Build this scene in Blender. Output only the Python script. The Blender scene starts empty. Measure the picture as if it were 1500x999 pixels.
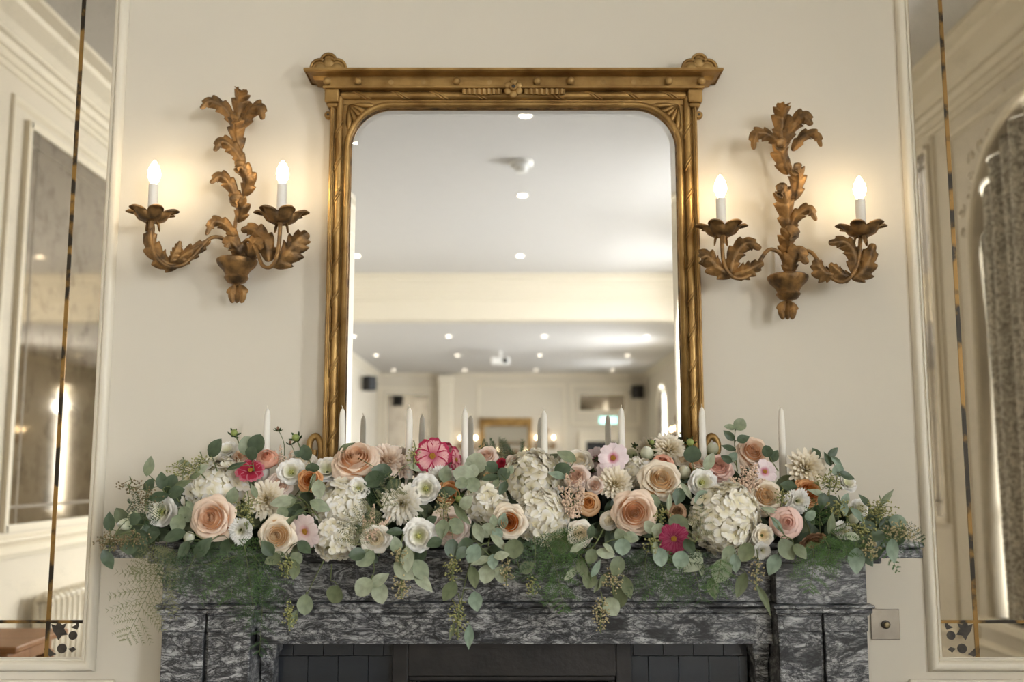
import bpy, bmesh, math, random
from mathutils import Vector, Matrix, Euler, Quaternion
R = math.radians
random.seed(7)
SC = bpy.context.scene
COL = SC.collection

# ------------------------------------------------------------------ camera
F_PX, TILT, CAM_D, EYE = 1458.0, R(7.3), 2.6, 1.39
cam_data = bpy.data.cameras.new('camera')
cam_data.sensor_width = 36.0
cam_data.lens = F_PX * 36.0 / 1500.0
cam_data.dof.use_dof = True
cam_data.dof.focus_distance = 2.36
cam_data.dof.aperture_fstop = 2.4
cam_data.clip_start = 0.05
cam_data.clip_end = 100
cam = bpy.data.objects.new('camera', cam_data)
COL.objects.link(cam)
cam.location = (0, -CAM_D, EYE)
cam.rotation_euler = (R(90) + TILT, 0, 0)
SC.camera = cam

# ------------------------------------------------------------------ world, daylight, exposure
world = bpy.data.worlds.new('overcast_sky')
SC.world = world
world.use_nodes = True
world.node_tree.nodes['Background'].inputs[0].default_value = (0.86, 0.93, 1.0, 1)
world.node_tree.nodes['Background'].inputs[1].default_value = 2.0
SC.view_settings.view_transform = 'Standard'
SC.view_settings.look = 'None'
SC.view_settings.exposure = 0.86
SC.view_settings.gamma = 1.0
SC.view_settings.use_curve_mapping = False
SC.cycles.caustics_reflective = True
SC.cycles.caustics_refractive = False

ROOM_W, CEIL, FAR_CEIL, BEAM_Y, BACK_Y = 2.9, 4.0, 3.42, -10.9, -18.8
WINDOWS = [(-2.8, .75, 2.72), (-6.4, .75, 2.72), (-9.4, .75, 2.72), (-13.2, .65, 2.35), (-16.7, .65, 2.35)]   # centre y, half width, springing height
DAY = 720.0
for wy, wr, ws in WINDOWS:                         # overcast daylight just outside each arched window
    ld = bpy.data.lights.new('window_daylight', 'AREA')
    ld.shape = 'RECTANGLE'
    ld.size, ld.size_y = 2 * wr + .3, ws + wr - .4
    ld.energy = DAY * (.8 if wy > -5 else 1.05 if wy > -10 else 1.15)
    ld.color = (0.90, 0.95, 1.0)
    lo = bpy.data.objects.new('window_daylight', ld)
    COL.objects.link(lo)
    lo.location = (ROOM_W + 1.1, wy, .9 + (ws + wr - .5) / 2)
    lo.rotation_euler = (0, R(48), 0)              # skylight falls inwards and down

# ------------------------------------------------------------------ helpers
CT, ST = math.cos(TILT), math.sin(TILT)
def at(px, py, Y):
    """world point at depth plane y = Y that the camera sees at photo pixel (px, py)"""
    dx, up = (px - 750.0) / F_PX, (499.5 - py) / F_PX
    dy, dz = CT - up * ST, ST + up * CT
    k = (Y + CAM_D) / dy
    return Vector((dx * k, Y, EYE + dz * k))
def mpp(Y):
    return (Y + CAM_D) / F_PX
ORIG = {}
def s2l(h):
    h = h.lstrip('#')
    o = []
    for i in (0, 2, 4):
        c = int(h[i:i + 2], 16) / 255.0
        o.append(c / 12.92 if c <= .04045 else ((c + .055) / 1.055) ** 2.4)
    return (*o, 1.0)
def root(name, loc, label, cat, group=None, kind=None):
    o = bpy.data.objects.new(name, None)
    o.empty_display_size = .05
    COL.objects.link(o)
    o.location = loc
    ORIG[o.name] = Vector(loc)
    return tag(o, label, cat, group, kind)
def tag(o, label=None, cat=None, group=None, kind=None):
    if label: o['label'] = label
    if cat: o['category'] = cat
    if group: o['group'] = group
    if kind: o['kind'] = kind
    return o
def mkmesh(name, verts, faces, mat=None, smooth=True, uv=None):
    me = bpy.data.meshes.new(name)
    me.from_pydata([tuple(v) for v in verts], [], faces)
    if smooth:
        me.polygons.foreach_set('use_smooth', [True] * len(me.polygons))
    if uv:
        l = me.uv_layers.new(name='UVMap')
        for lp in me.loops:
            l.data[lp.index].uv = uv[lp.vertex_index]
    if mat: me.materials.append(mat)
    return me
def link(name, me, parent=None, matrix=None):
    o = bpy.data.objects.new(name, me)
    COL.objects.link(o)
    if parent: o.parent = parent
    if matrix is not None: o.matrix_local = matrix
    return o
def frames(pts):
    """tangent frames along a polyline"""
    out, n = [], len(pts)
    ref = None
    for i in range(n):
        t = (pts[min(i + 1, n - 1)] - pts[max(i - 1, 0)])
        t = t.normalized() if t.length > 1e-9 else Vector((0, 0, 1))
        if ref is None:
            ref = Vector((0, 1, 0)) if abs(t.y) < .9 else Vector((1, 0, 0))
        a = (ref - t * ref.dot(t))
        a = a.normalized() if a.length > 1e-6 else t.orthogonal().normalized()
        ref = a
        out.append((t, a, t.cross(a)))
    return out
def smooth_path(pts, sub=5):
    P = [Vector(p) for p in pts]
    out = []
    for i in range(len(P) - 1):
        p0, p1, p2, p3 = P[max(i - 1, 0)], P[i], P[i + 1], P[min(i + 2, len(P) - 1)]
        for k in range(sub):
            t = k / sub
            out.append(.5 * ((2 * p1) + (p2 - p0) * t + (2 * p0 - 5 * p1 + 4 * p2 - p3) * t * t + (3 * p1 - p0 - 3 * p2 + p3) * t ** 3))
    out.append(P[-1])
    return out
class MB:
    def __init__(s): s.v, s.f = [], []
    def add(s, v, f):
        b = len(s.v)
        s.v += [Vector(x) for x in v]
        s.f += [[i + b for i in q] for q in f]
        return s
    def box(s, x0, x1, y0, y1, z0, z1):
        return s.add([(x0, y0, z0), (x1, y0, z0), (x1, y1, z0), (x0, y1, z0), (x0, y0, z1), (x1, y0, z1), (x1, y1, z1), (x0, y1, z1)],
                     [(0, 3, 2, 1), (4, 5, 6, 7), (0, 1, 5, 4), (1, 2, 6, 5), (2, 3, 7, 6), (3, 0, 4, 7)])
    def tube(s, pts, rad, n=8, cap=True):
        pts = [Vector(p) for p in pts]
        fr = frames(pts)
        v, f = [], []
        for i, (p, (t, a, b)) in enumerate(zip(pts, fr)):
            r = rad[i] if isinstance(rad, (list, tuple)) else rad
            for k in range(n):
                w = 2 * math.pi * k / n
                v.append(p + a * (r * math.cos(w)) + b * (r * math.sin(w)))
        for i in range(len(pts) - 1):
            for k in range(n):
                f.append((i * n + k, i * n + (k + 1) % n, (i + 1) * n + (k + 1) % n, (i + 1) * n + k))
        if cap:
            f.append(tuple(range(n))[::-1]); f.append(tuple((len(pts) - 1) * n + k for k in range(n)))
        return s.add(v, f)
    def lathe(s, prof, c=(0, 0, 0), n=20, axis='z'):
        c = Vector(c)
        v, f = [], []
        for r, h in prof:
            for k in range(n):
                w = 2 * math.pi * k / n
                p = (r * math.cos(w), r * math.sin(w), h) if axis == 'z' else (r * math.cos(w), -h, r * math.sin(w))
                v.append(c + Vector(p))
        for i in range(len(prof) - 1):
            for k in range(n):
                f.append((i * n + k, i * n + (k + 1) % n, (i + 1) * n + (k + 1) % n, (i + 1) * n + k))
        f.append(tuple(range(n))[::-1]); f.append(tuple((len(prof) - 1) * n + k for k in range(n)))
        return s.add(v, f)
    def sphere(s, c, r, n=10, m=7, sc=(1, 1, 1)):
        prof = [(max(1e-4, math.sin(math.pi * i / m)) * r, -math.cos(math.pi * i / m) * r) for i in range(m + 1)]
        b = len(s.v)
        s.lathe(prof, (0, 0, 0), n)
        for i in range(b, len(s.v)):
            q = s.v[i]
            s.v[i] = Vector((q.x * sc[0], q.y * sc[1], q.z * sc[2])) + Vector(c)
        return s
    def prism(s, poly, y0, y1):
        """outline in x,z extruded from y0 (front) to y1 (back)"""
        n = len(poly)
        v = [(x, y0, z) for x, z in poly] + [(x, y1, z) for x, z in poly]
        f = [tuple(range(n)), tuple(range(2 * n - 1, n - 1, -1))]
        f += [(i, i + n, (i + 1) % n + n, (i + 1) % n) for i in range(n)]
        return s.add(v, f)
    def sweep(s, p0, p1, d, prof, m0=0, m1=0):
        """moulding from p0 to p1; prof is (offset along d, offset up z); m0/m1 mitre: run shift per unit of offset"""
        p0, p1, d = Vector(p0), Vector(p1), Vector(d)
        t = (p1 - p0).normalized()
        n = len(prof)
        v = [p0 + d * a + Vector((0, 0, b)) + t * (a * m0) for a, b in prof] + [p1 + d * a + Vector((0, 0, b)) - t * (a * m1) for a, b in prof]
        f = [(i, (i + 1) % n, (i + 1) % n + n, i + n) for i in range(n)] + [tuple(range(n))[::-1], tuple(range(n, 2 * n))]
        return s.add(v, f)
    def build(s, name, mat, parent=None, smooth=False, bevel=0, world=True, solid=0):
        o0 = ORIG.get(parent.name, Vector()) if (parent and world) else Vector()
        me = mkmesh(name, [p - o0 for p in s.v], s.f, mat, smooth)
        bm = bmesh.new(); bm.from_mesh(me)
        bmesh.ops.recalc_face_normals(bm, faces=bm.faces)
        bm.to_mesh(me); bm.free()
        o = link(name, me, parent)
        if parent: ORIG[o.name] = o0
        if solid:
            m = o.modifiers.new('thickness', 'SOLIDIFY'); m.thickness = solid; m.offset = 0
        if bevel:
            m = o.modifiers.new('bevel', 'BEVEL'); m.width = bevel; m.segments = 2; m.limit_method = 'ANGLE'
            for pl in me.polygons: pl.use_smooth = False
        if smooth == 'auto':
            try:
                for pl in me.polygons: pl.use_smooth = True
                me.set_sharp_from_angle(angle=R(40))
            except Exception: pass
        return o
def copy_tree(o, parent=None):
    c = o.copy(); COL.objects.link(c); c.parent = parent
    for ch in list(o.children): copy_tree(ch, c)
    return c

# ------------------------------------------------------------------ materials
def new_mat(name):
    m = bpy.data.materials.new(name); m.use_nodes = True
    nt = m.node_tree
    return m, nt, nt.nodes['Principled BSDF']
def node(nt, t, **kw):
    n = nt.nodes.new(t)
    for k, v in kw.items():
        if hasattr(n, k): setattr(n, k, v)
        else: n.inputs[k].default_value = v
    return n
def ramp(nt, fac, stops):
    r = nt.nodes.new('ShaderNodeValToRGB')
    e = r.color_ramp.elements
    while len(e) < len(stops): e.new(.5)
    for x, (p, c) in zip(e, stops):
        x.position = p; x.color = c if len(c) == 4 else (*c, 1)
    nt.links.new(fac, r.inputs[0])
    return r.outputs[0]
def paint(name, c, rough=.5, metal=0, var=.06, scale=8, bump=0, bscale=60, spec=.5, c2=None, lo=.35, hi=.7):
    m, nt, b = new_mat(name)
    c = s2l(c) if isinstance(c, str) else c
    if c2 is None: c2 = tuple(x * (1 - var) for x in c[:3]) + (1,)
    elif isinstance(c2, str): c2 = s2l(c2)
    tc = node(nt, 'ShaderNodeTexCoord')
    n = node(nt, 'ShaderNodeTexNoise'); n.inputs['Scale'].default_value = scale; n.inputs['Detail'].default_value = 5
    nt.links.new(tc.outputs['Object'], n.inputs['Vector'])
    nt.links.new(ramp(nt, n.outputs['Fac'], [(lo, c), (hi, c2)]), b.inputs['Base Color'])
    b.inputs['Roughness'].default_value = rough
    b.inputs['Metallic'].default_value = metal
    b.inputs['Specular IOR Level'].default_value = spec
    if bump:
        n2 = node(nt, 'ShaderNodeTexNoise'); n2.inputs['Scale'].default_value = bscale; n2.inputs['Detail'].default_value = 4
        nt.links.new(tc.outputs['Object'], n2.inputs['Vector'])
        bp = node(nt, 'ShaderNodeBump'); bp.inputs['Strength'].default_value = bump; bp.inputs['Distance'].default_value = .01
        nt.links.new(n2.outputs['Fac'], bp.inputs['Height']); nt.links.new(bp.outputs[0], b.inputs['Normal'])
    return m
def emit(name, c, strength):
    m, nt, b = new_mat(name)
    b.inputs['Base Color'].default_value = s2l(c)
    b.inputs['Emission Color'].default_value = s2l(c)
    b.inputs['Emission Strength'].default_value = strength
    return m
def petal_mat(name, tip, base, edge=None, trans=.22, var=.05, streak=0, r0=.15, r1=.75, streak_col=None):
    """petal colour runs from claw (uv v = 0) to rim (v = 1); an optional darker margin"""
    m, nt, b = new_mat(name)
    uv = node(nt, 'ShaderNodeUVMap')
    sp = node(nt, 'ShaderNodeSeparateXYZ'); nt.links.new(uv.outputs[0], sp.inputs[0])
    tip, base = s2l(tip), s2l(base)
    col = ramp(nt, sp.outputs[1], [(r0, base), (r1, tip)])
    if edge:
        a = node(nt, 'ShaderNodeMath', operation='SUBTRACT'); nt.links.new(sp.outputs[0], a.inputs[0]); a.inputs[1].default_value = .5
        ab = node(nt, 'ShaderNodeMath', operation='ABSOLUTE'); nt.links.new(a.outputs[0], ab.inputs[0])
        d2 = node(nt, 'ShaderNodeMath', operation='MULTIPLY'); nt.links.new(ab.outputs[0], d2.inputs[0]); d2.inputs[1].default_value = 2.0
        mx = node(nt, 'ShaderNodeMath', operation='MAXIMUM'); nt.links.new(d2.outputs[0], mx.inputs[0]); nt.links.new(sp.outputs[1], mx.inputs[1])
        nz = node(nt, 'ShaderNodeTexNoise'); nz.inputs['Scale'].default_value = 9; nt.links.new(uv.outputs[0], nz.inputs['Vector'])
        ad = node(nt, 'ShaderNodeMath', operation='MULTIPLY_ADD'); nt.links.new(nz.outputs['Fac'], ad.inputs[0]); ad.inputs[1].default_value = .3; nt.links.new(mx.outputs[0], ad.inputs[2])
        f = ramp(nt, ad.outputs[0], [(.92, (0, 0, 0, 1)), (1.06, (1, 1, 1, 1))])
        mm = node(nt, 'ShaderNodeMix', data_type='RGBA'); nt.links.new(f, mm.inputs['Factor']); nt.links.new(col, mm.inputs[6]); mm.inputs[7].default_value = s2l(edge)
        col = mm.outputs[2]
    if streak:
        sc = node(nt, 'ShaderNodeMapping'); sc.inputs['Scale'].default_value = (14, 1.0, 1); nt.links.new(uv.outputs[0], sc.inputs[0])
        n3 = node(nt, 'ShaderNodeTexNoise'); n3.inputs['Scale'].default_value = 1.5; nt.links.new(sc.outputs[0], n3.inputs['Vector'])
        f3 = ramp(nt, n3.outputs['Fac'], [(.42, (0, 0, 0, 1)), (.68, (streak,) * 3 + (1,))])
        m3 = node(nt, 'ShaderNodeMix', data_type='RGBA'); nt.links.new(f3, m3.inputs['Factor']); nt.links.new(col, m3.inputs[6]); m3.inputs[7].default_value = s2l(streak_col) if streak_col else base
        col = m3.outputs[2]
    tc = node(nt, 'ShaderNodeTexCoord')
    n = node(nt, 'ShaderNodeTexNoise'); n.inputs['Scale'].default_value = 3; nt.links.new(tc.outputs['Object'], n.inputs['Vector'])
    mu = node(nt, 'ShaderNodeMix', data_type='RGBA', blend_type='MULTIPLY'); mu.inputs['Factor'].default_value = 1
    nt.links.new(col, mu.inputs[6]); nt.links.new(ramp(nt, n.outputs['Fac'], [(.3, (1 - var,) * 3 + (1,)), (.7, (1, 1, 1, 1))]), mu.inputs[7])
    nt.links.new(mu.outputs[2], b.inputs['Base Color'])
    b.inputs['Roughness'].default_value = .6
    b.inputs['Specular IOR Level'].default_value = .25
    tr = node(nt, 'ShaderNodeBsdfTranslucent'); nt.links.new(mu.outputs[2], tr.inputs[0])
    ms = node(nt, 'ShaderNodeMixShader'); ms.inputs[0].default_value = trans
    nt.links.new(b.outputs[0], ms.inputs[1]); nt.links.new(tr.outputs[0], ms.inputs[2])
    nt.links.new(ms.outputs[0], nt.nodes['Material Output'].inputs[0])
    return m
def leaf_mat(name, c, c2, rough=.5, trans=.15):
    m = petal_mat(name, c, c2, trans=trans, var=.3)
    m.node_tree.nodes['Principled BSDF'].inputs['Roughness'].default_value = rough
    m.node_tree.nodes['Principled BSDF'].inputs['Specular IOR Level'].default_value = .4
    return m
def mirror_mat(name, tint, rough, specks=0):
    m, nt, b = new_mat(name)
    b.inputs['Metallic'].default_value = 1
    b.inputs['Roughness'].default_value = rough
    t = s2l(tint)
    b.inputs['Base Color'].default_value = t
    if specks:
        tc = node(nt, 'ShaderNodeTexCoord')
        n = node(nt, 'ShaderNodeTexNoise'); n.inputs['Scale'].default_value = 5; n.inputs['Detail'].default_value = 9; n.inputs['Roughness'].default_value = .75
        nt.links.new(tc.outputs['Object'], n.inputs['Vector'])
        dk = tuple(x * (1 - specks) for x in t[:3]) + (1,)
        nt.links.new(ramp(nt, n.outputs['Fac'], [(.50, t), (.66, dk)]), b.inputs['Base Color'])
    return m
def marble(name):
    m, nt, b = new_mat(name)
    tc = node(nt, 'ShaderNodeTexCoord')
    mp = node(nt, 'ShaderNodeMapping'); mp.inputs['Scale'].default_value = (.75, 1.0, 1.9); mp.inputs['Rotation'].default_value = (0, R(14), 0)
    nt.links.new(tc.outputs['Object'], mp.inputs[0])
    n0 = node(nt, 'ShaderNodeTexNoise'); n0.inputs['Scale'].default_value = 11; n0.inputs['Detail'].default_value = 6
    nt.links.new(mp.outputs[0], n0.inputs['Vector'])
    mixv = node(nt, 'ShaderNodeMix', data_type='RGBA'); mixv.inputs['Factor'].default_value = .07
    nt.links.new(mp.outputs[0], mixv.inputs[6]); nt.links.new(n0.outputs['Color'], mixv.inputs[7])
    def ridge(scale, detail, dist, stops):
        n = node(nt, 'ShaderNodeTexNoise'); n.inputs['Scale'].default_value = scale; n.inputs['Detail'].default_value = detail; n.inputs['Roughness'].default_value = .62; n.inputs['Distortion'].default_value = dist
        nt.links.new(mixv.outputs[2], n.inputs['Vector'])
        q = node(nt, 'ShaderNodeMath', operation='SUBTRACT'); q.inputs[1].default_value = .5; nt.links.new(n.outputs['Fac'], q.inputs[0])
        r = node(nt, 'ShaderNodeMath', operation='ABSOLUTE'); nt.links.new(q.outputs[0], r.inputs[0])
        return ramp(nt, r.outputs[0], stops)
    ra = ridge(20, 6, .8, [(.004, (.020, .020, .023, 1)), (.030, (.11, .11, .115, 1)), (.075, (.27, .268, .262, 1)), (.16, (.44, .43, .42, 1))])
    rb = ridge(62, 5, .4, [(.010, (.10, .10, .10, 1)), (.055, (1, 1, 1, 1))])
    mab = node(nt, 'ShaderNodeMix', data_type='RGBA', blend_type='MULTIPLY'); mab.inputs['Factor'].default_value = .85
    nt.links.new(ra, mab.inputs[6]); nt.links.new(rb, mab.inputs[7])
    base = mab.outputs[2]
    n2 = node(nt, 'ShaderNodeTexNoise'); n2.inputs['Scale'].default_value = 9; n2.inputs['Detail'].default_value = 4; n2.inputs['Distortion'].default_value = 1.2
    nt.links.new(mixv.outputs[2], n2.inputs['Vector'])
    patch = ramp(nt, n2.outputs['Fac'], [(.36, (.10, .10, .11, 1)), (.43, (1, 1, 1, 1))])
    vo = node(nt, 'ShaderNodeTexVoronoi', feature='DISTANCE_TO_EDGE'); vo.inputs['Scale'].default_value = 9
    nt.links.new(mixv.outputs[2], vo.inputs['Vector'])
    vein = ramp(nt, vo.outputs['Distance'], [(.003, (.22, .22, .23, 1)), (.014, (1, 1, 1, 1))])
    m1 = node(nt, 'ShaderNodeMix', data_type='RGBA', blend_type='MULTIPLY'); m1.inputs['Factor'].default_value = 1
    nt.links.new(base, m1.inputs[6]); nt.links.new(patch, m1.inputs[7])
    m2 = node(nt, 'ShaderNodeMix', data_type='RGBA', blend_type='MULTIPLY'); m2.inputs['Factor'].default_value = 1
    nt.links.new(m1.outputs[2], m2.inputs[6]); nt.links.new(vein, m2.inputs[7])
    nt.links.new(m2.outputs[2], b.inputs['Base Color'])
    b.inputs['Roughness'].default_value = .32
    return m
def wood(name, c1, c2, scale=3):
    m, nt, b = new_mat(name)
    tc = node(nt, 'ShaderNodeTexCoord')
    mp = node(nt, 'ShaderNodeMapping'); mp.inputs['Scale'].default_value = (scale, scale * 8, scale * 8)
    nt.links.new(tc.outputs['Object'], mp.inputs[0])
    n = node(nt, 'ShaderNodeTexNoise'); n.inputs['Scale'].default_value = 2; n.inputs['Detail'].default_value = 6; n.inputs['Distortion'].default_value = .6
    nt.links.new(mp.outputs[0], n.inputs['Vector'])
    nt.links.new(ramp(nt, n.outputs['Fac'], [(.3, s2l(c1)), (.7, s2l(c2))]), b.inputs['Base Color'])
    b.inputs['Roughness'].default_value = .4
    return m
def damask(name):
    m, nt, b = new_mat(name)
    tc = node(nt, 'ShaderNodeTexCoord')
    n = node(nt, 'ShaderNodeTexNoise'); n.inputs['Scale'].default_value = 24; n.inputs['Detail'].default_value = 3; n.inputs['Distortion'].default_value = 2.5
    nt.links.new(tc.outputs['Object'], n.inputs['Vector'])
    nt.links.new(ramp(nt, n.outputs['Fac'], [(.44, s2l('#8f8a80')), (.54, s2l('#d2cbbd'))]), b.inputs['Base Color'])
    b.inputs['Roughness'].default_value = .8
    return m
M = {}
M['wall'] = paint('cream_wall_paint', '#d5ccbb', .6, var=.02, scale=2, bump=.02, bscale=250)
M['trim'] = paint('ivory_trim_paint', '#e2d9c6', .42, var=.015, scale=3)
M['ceil'] = paint('white_ceiling_paint', '#cfccc8', .8, var=.02)
M['floor'] = wood('dark_wood_floor', '#554a3c', '#3b332a', 1.5)
M['gilt'] = paint('aged_gilt', '#ad8a52', .42, .65, scale=14, c2='#6f4d20', lo=.35, hi=.75, bump=.12, bscale=90)
M['gilt_pale'] = paint('worn_gilt', '#b8965e', .5, .45, scale=20, c2='#8a6a38', bump=.1, bscale=120)
M['bronze'] = paint('gilded_metal_leaf', '#a57c48', .5, .5, scale=30, c2='#57432c', lo=.36, hi=.66, bump=.25, bscale=110)
M['glass'] = mirror_mat('mirror_glass', '#e4e3e0', .004)
M['antique'] = mirror_mat('antique_mirror_glass', '#ece6da', .012, .10)
M['antique_old'] = mirror_mat('foxed_mirror_glass', '#b9b1a6', .05, .35)
M['strip'] = paint('gilded_strip', '#8c6a34', .45, .5, scale=17, c2='#2c2418', lo=.46, hi=.56)
M['old_line'] = paint('faded_mirror_line', '#857b6c', .5, .2, scale=20)
M['dark'] = paint('dark_etching', '#4a4238', .5, .2, scale=60, c2='#2c2620')
M['marble'] = marble('dark_veined_marble')
M['slate'] = paint('dark_slate_tile', '#23272d', .28, 0, scale=7, c2='#15181d', bump=.05, bscale=70)
M['grout'] = paint('dark_grout', '#101113', .8)
M['iron'] = paint('cast_iron', '#2e2a28', .45, .4, scale=9, c2='#1a1817', bump=.1, bscale=60)
M['soot'] = paint('sooty_firebrick', '#0b0a0a', .9)
M['wax'] = petal_mat('ivory_wax', '#f6f1e6', '#f6f1e6', trans=.2, var=.02)
M['wick'] = paint('cotton_wick', '#e9e0cf', .9)
M['tube_white'] = paint('white_candle_sleeve', '#e9e4da', .45, var=.02)
M['bulb'] = emit('lit_bulb', '#ffe6bd', 24)
M['steel'] = paint('brushed_steel', '#a39a8d', .38, .75, scale=12, c2='#8b8278')
M['brass'] = paint('dull_brass', '#8f8263', .35, .8)
M['black'] = paint('black_plastic', '#17181a', .5)
M['white_pl'] = paint('white_plastic', '#e4e2dd', .4, var=.02)
M['spot'] = emit('lit_downlight', '#fff3e0', 9)
M['exit'] = emit('lit_exit_panel', '#9fe9dd', 2.0)
M['oak'] = wood('brown_table_wood', '#b07c4c', '#8d5d33', 2)
M['curtain'] = damask('grey_damask')
M['foam'] = paint('green_floral_foam', '#1d2a17', .95, var=.3, scale=40)
# ------------------------------------------------------------------ the room
W = ROOM_W
def struct(mb, name, mat, **k):
    o = mb.build(name, mat, **k); o['kind'] = 'structure'; return o
struct(MB().box(-W - .3, W + .8, BACK_Y - .3, .3, -.1, 0), 'floor', M['floor'])
struct(MB().box(-W - .3, W + .3, BEAM_Y - .3, .3, CEIL, CEIL + .2), 'ceiling', M['ceil'])
struct(MB().box(-W - .3, W + .3, BACK_Y - .3, BEAM_Y - .3, FAR_CEIL, FAR_CEIL + .2), 'ceiling_far', M['ceil'])
struct(MB().box(-W - .3, W + .3, BEAM_Y - .3, BEAM_Y, FAR_CEIL - .02, CEIL), 'beam', M['trim'])
# fireplace wall with the firebox recess
FO, FH = .36, .92
fw = MB().box(-W - .3, -FO, 0, .5, 0, CEIL).box(FO, W + .3, 0, .5, 0, CEIL).box(-FO, FO, 0, .5, FH, CEIL).box(-FO, FO, .45, .5, 0, FH)
struct(fw, 'wall_front', M['wall'])
struct(MB().box(-W - .3, -W, BACK_Y, 0, 0, CEIL), 'wall_left', M['wall'])
struct(MB().box(-W - .3, W + .3, BACK_Y - .3, BACK_Y, 0, FAR_CEIL), 'wall_back', M['wall'])
wr_ = MB()
ys = sorted(WINDOWS)
y_prev = BACK_Y
SILL = .5
for wy, hw, zs in ys:
    wr_.box(W, W + .3, y_prev, wy - hw, 0, CEIL)
    wr_.box(W, W + .3, wy - hw, wy + hw, 0, SILL)
    n = 20
    for k in range(n):
        a0, a1 = math.pi * k / n, math.pi * (k + 1) / n
        p = [(wy - hw * math.cos(a0), zs + hw * math.sin(a0)), (wy - hw * math.cos(a1), zs + hw * math.sin(a1))]
        q = [(p[0][0], p[0][1]), (p[1][0], p[1][1]), (p[1][0], CEIL), (p[0][0], CEIL)]
        v = [(W, a, b) for a, b in q] + [(W + .3, a, b) for a, b in q]
        wr_.add(v, [(0, 1, 2, 3), (7, 6, 5, 4), (0, 4, 5, 1), (2, 6, 7, 3)])
    y_prev = wy + hw
wr_.box(W, W + .3, y_prev, 0, 0, CEIL)
struct(wr_, 'wall_right', M['wall'])
# windows: frame, bars, panes
m, nt, b = new_mat('window_pane')
tr = node(nt, 'ShaderNodeBsdfTransparent'); gl = node(nt, 'ShaderNodeBsdfGlossy'); gl.inputs['Roughness'].default_value = .02
ms = node(nt, 'ShaderNodeMixShader'); ms.inputs[0].default_value = .06
nt.links.new(tr.outputs[0], ms.inputs[1]); nt.links.new(gl.outputs[0], ms.inputs[2]); nt.links.new(ms.outputs[0], nt.nodes['Material Output'].inputs[0])
M['pane'] = m
for i, (wy, hw, zs) in enumerate(WINDOWS):
    fr = MB()
    arc = [(wy - hw, SILL)] + [(wy - hw * math.cos(math.pi * k / 24), zs + hw * math.sin(math.pi * k / 24)) for k in range(25)] + [(wy + hw, SILL)]
    for (a0, b0), (a1, b1) in zip(arc[:-1], arc[1:]):
        fr.tube([(W + .2, a0, b0), (W + .2, a1, b1)], .045, 6)
    fr.box(W + .17, W + .23, wy - hw, wy + hw, SILL, SILL + .08)
    fr.box(W + .18, W + .22, wy - .025, wy + .025, SILL, zs + hw)
    for z in (1.2, 1.95, zs):
        fr.box(W + .18, W + .22, wy - hw, wy + hw, z - .02, z + .02)
    wo = struct(fr, 'window_%d' % (i + 1), M['trim'])
    pts = [(W + .2, a, b) for a, b in arc]
    link('pane', mkmesh('pane', pts, [tuple(range(len(pts)))], M['pane'], False), wo)
    sl = MB().box(W - .08, W + .2, wy - hw - .08, wy + hw + .08, SILL - .05, SILL).build('window_sill', M['trim'], wo)
    # architrave round the arch
    av = MB()
    e = hw + .03
    arc2 = [(wy - e, SILL)] + [(wy - e * math.cos(math.pi * k / 24), zs + e * math.sin(math.pi * k / 24)) for k in range(25)] + [(wy + e, SILL)]
    av.tube([(W, a, b) for a, b in arc2], .03, 8)
    av.build('architrave', M['trim'], wo, smooth=True)
# curtains: two gathered panels to each of the windows the mirrors can see
def curtain(y0, y1, ztop_fn, label, x=W + .06):
    nu, nv = 60, 14
    v, f = [], []
    for i in range(nu + 1):
        u = i / nu
        yy = y0 + (y1 - y0) * u
        zt = ztop_fn(yy)
        for k in range(nv + 1):
            t = k / nv
            amp = .030 + .012 * math.sin(3 * u + 1)
            v.append((x + amp * math.sin(u * 2 * math.pi * 5.5 + .35 * math.sin(t * 4)) + .012 * math.sin(17 * u), yy + .01 * math.sin(6 * t + 9 * u), .05 + (zt - .05) * t))
    for i in range(nu):
        for k in range(nv):
            a = i * (nv + 1) + k
            f.append((a, a + nv + 1, a + nv + 2, a + 1))
    o = link('curtain', mkmesh('curtain', v, f, M['curtain']))
    md = o.modifiers.new('thickness', 'SOLIDIFY'); md.thickness = .004
    return tag(o, label, 'curtain', 'grey damask curtains')
for (wy, hw, zs), w_lab in ((WINDOWS[0], 'the arched window in the right mirror panel'), (WINDOWS[4], 'the arched window at the far end')):
    fn = lambda y, wy=wy, hw=hw, zs=zs: zs + math.sqrt(max(0, (hw * .995) ** 2 - (y - wy) ** 2))
    curtain(wy - hw * .985, wy - hw * (.05 if wy > -5 else .35), fn, 'grey damask curtain, far side of ' + w_lab)
    curtain(wy + hw * .45, wy + hw * .985, fn, 'grey damask curtain, near side of ' + w_lab)

# cornices
corn = [(0, 0), (.27, 0), (.27, -.03), (.20, -.045), (.19, -.075), (.12, -.13), (.085, -.175), (.085, -.19), (.06, -.20), (.05, -.24), (.03, -.25), (.03, -.29), (.015, -.30), (.015, -.33), (0, -.34)]
E = .0005
struct(MB().sweep((-W, -E, CEIL - E), (W, -E, CEIL - E), (0, -1, 0), corn, 1, 1), 'trim_1', M['trim'])
struct(MB().sweep((-W + E, 0, CEIL - E), (-W + E, BEAM_Y, CEIL - E), (1, 0, 0), corn, 1, 1), 'trim_2', M['trim'])
struct(MB().sweep((W - E, 0, CEIL - E), (W - E, BEAM_Y, CEIL - E), (-1, 0, 0), corn, 1, 1), 'trim_3', M['trim'])
struct(MB().sweep((-W, BEAM_Y + E, CEIL - E), (W, BEAM_Y + E, CEIL - E), (0, 1, 0), corn, 1, 1), 'trim_4', M['trim'])
small = [(0, 0), (.10, 0), (.09, -.03), (.04, -.07), (.02, -.11), (0, -.12)]
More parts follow.
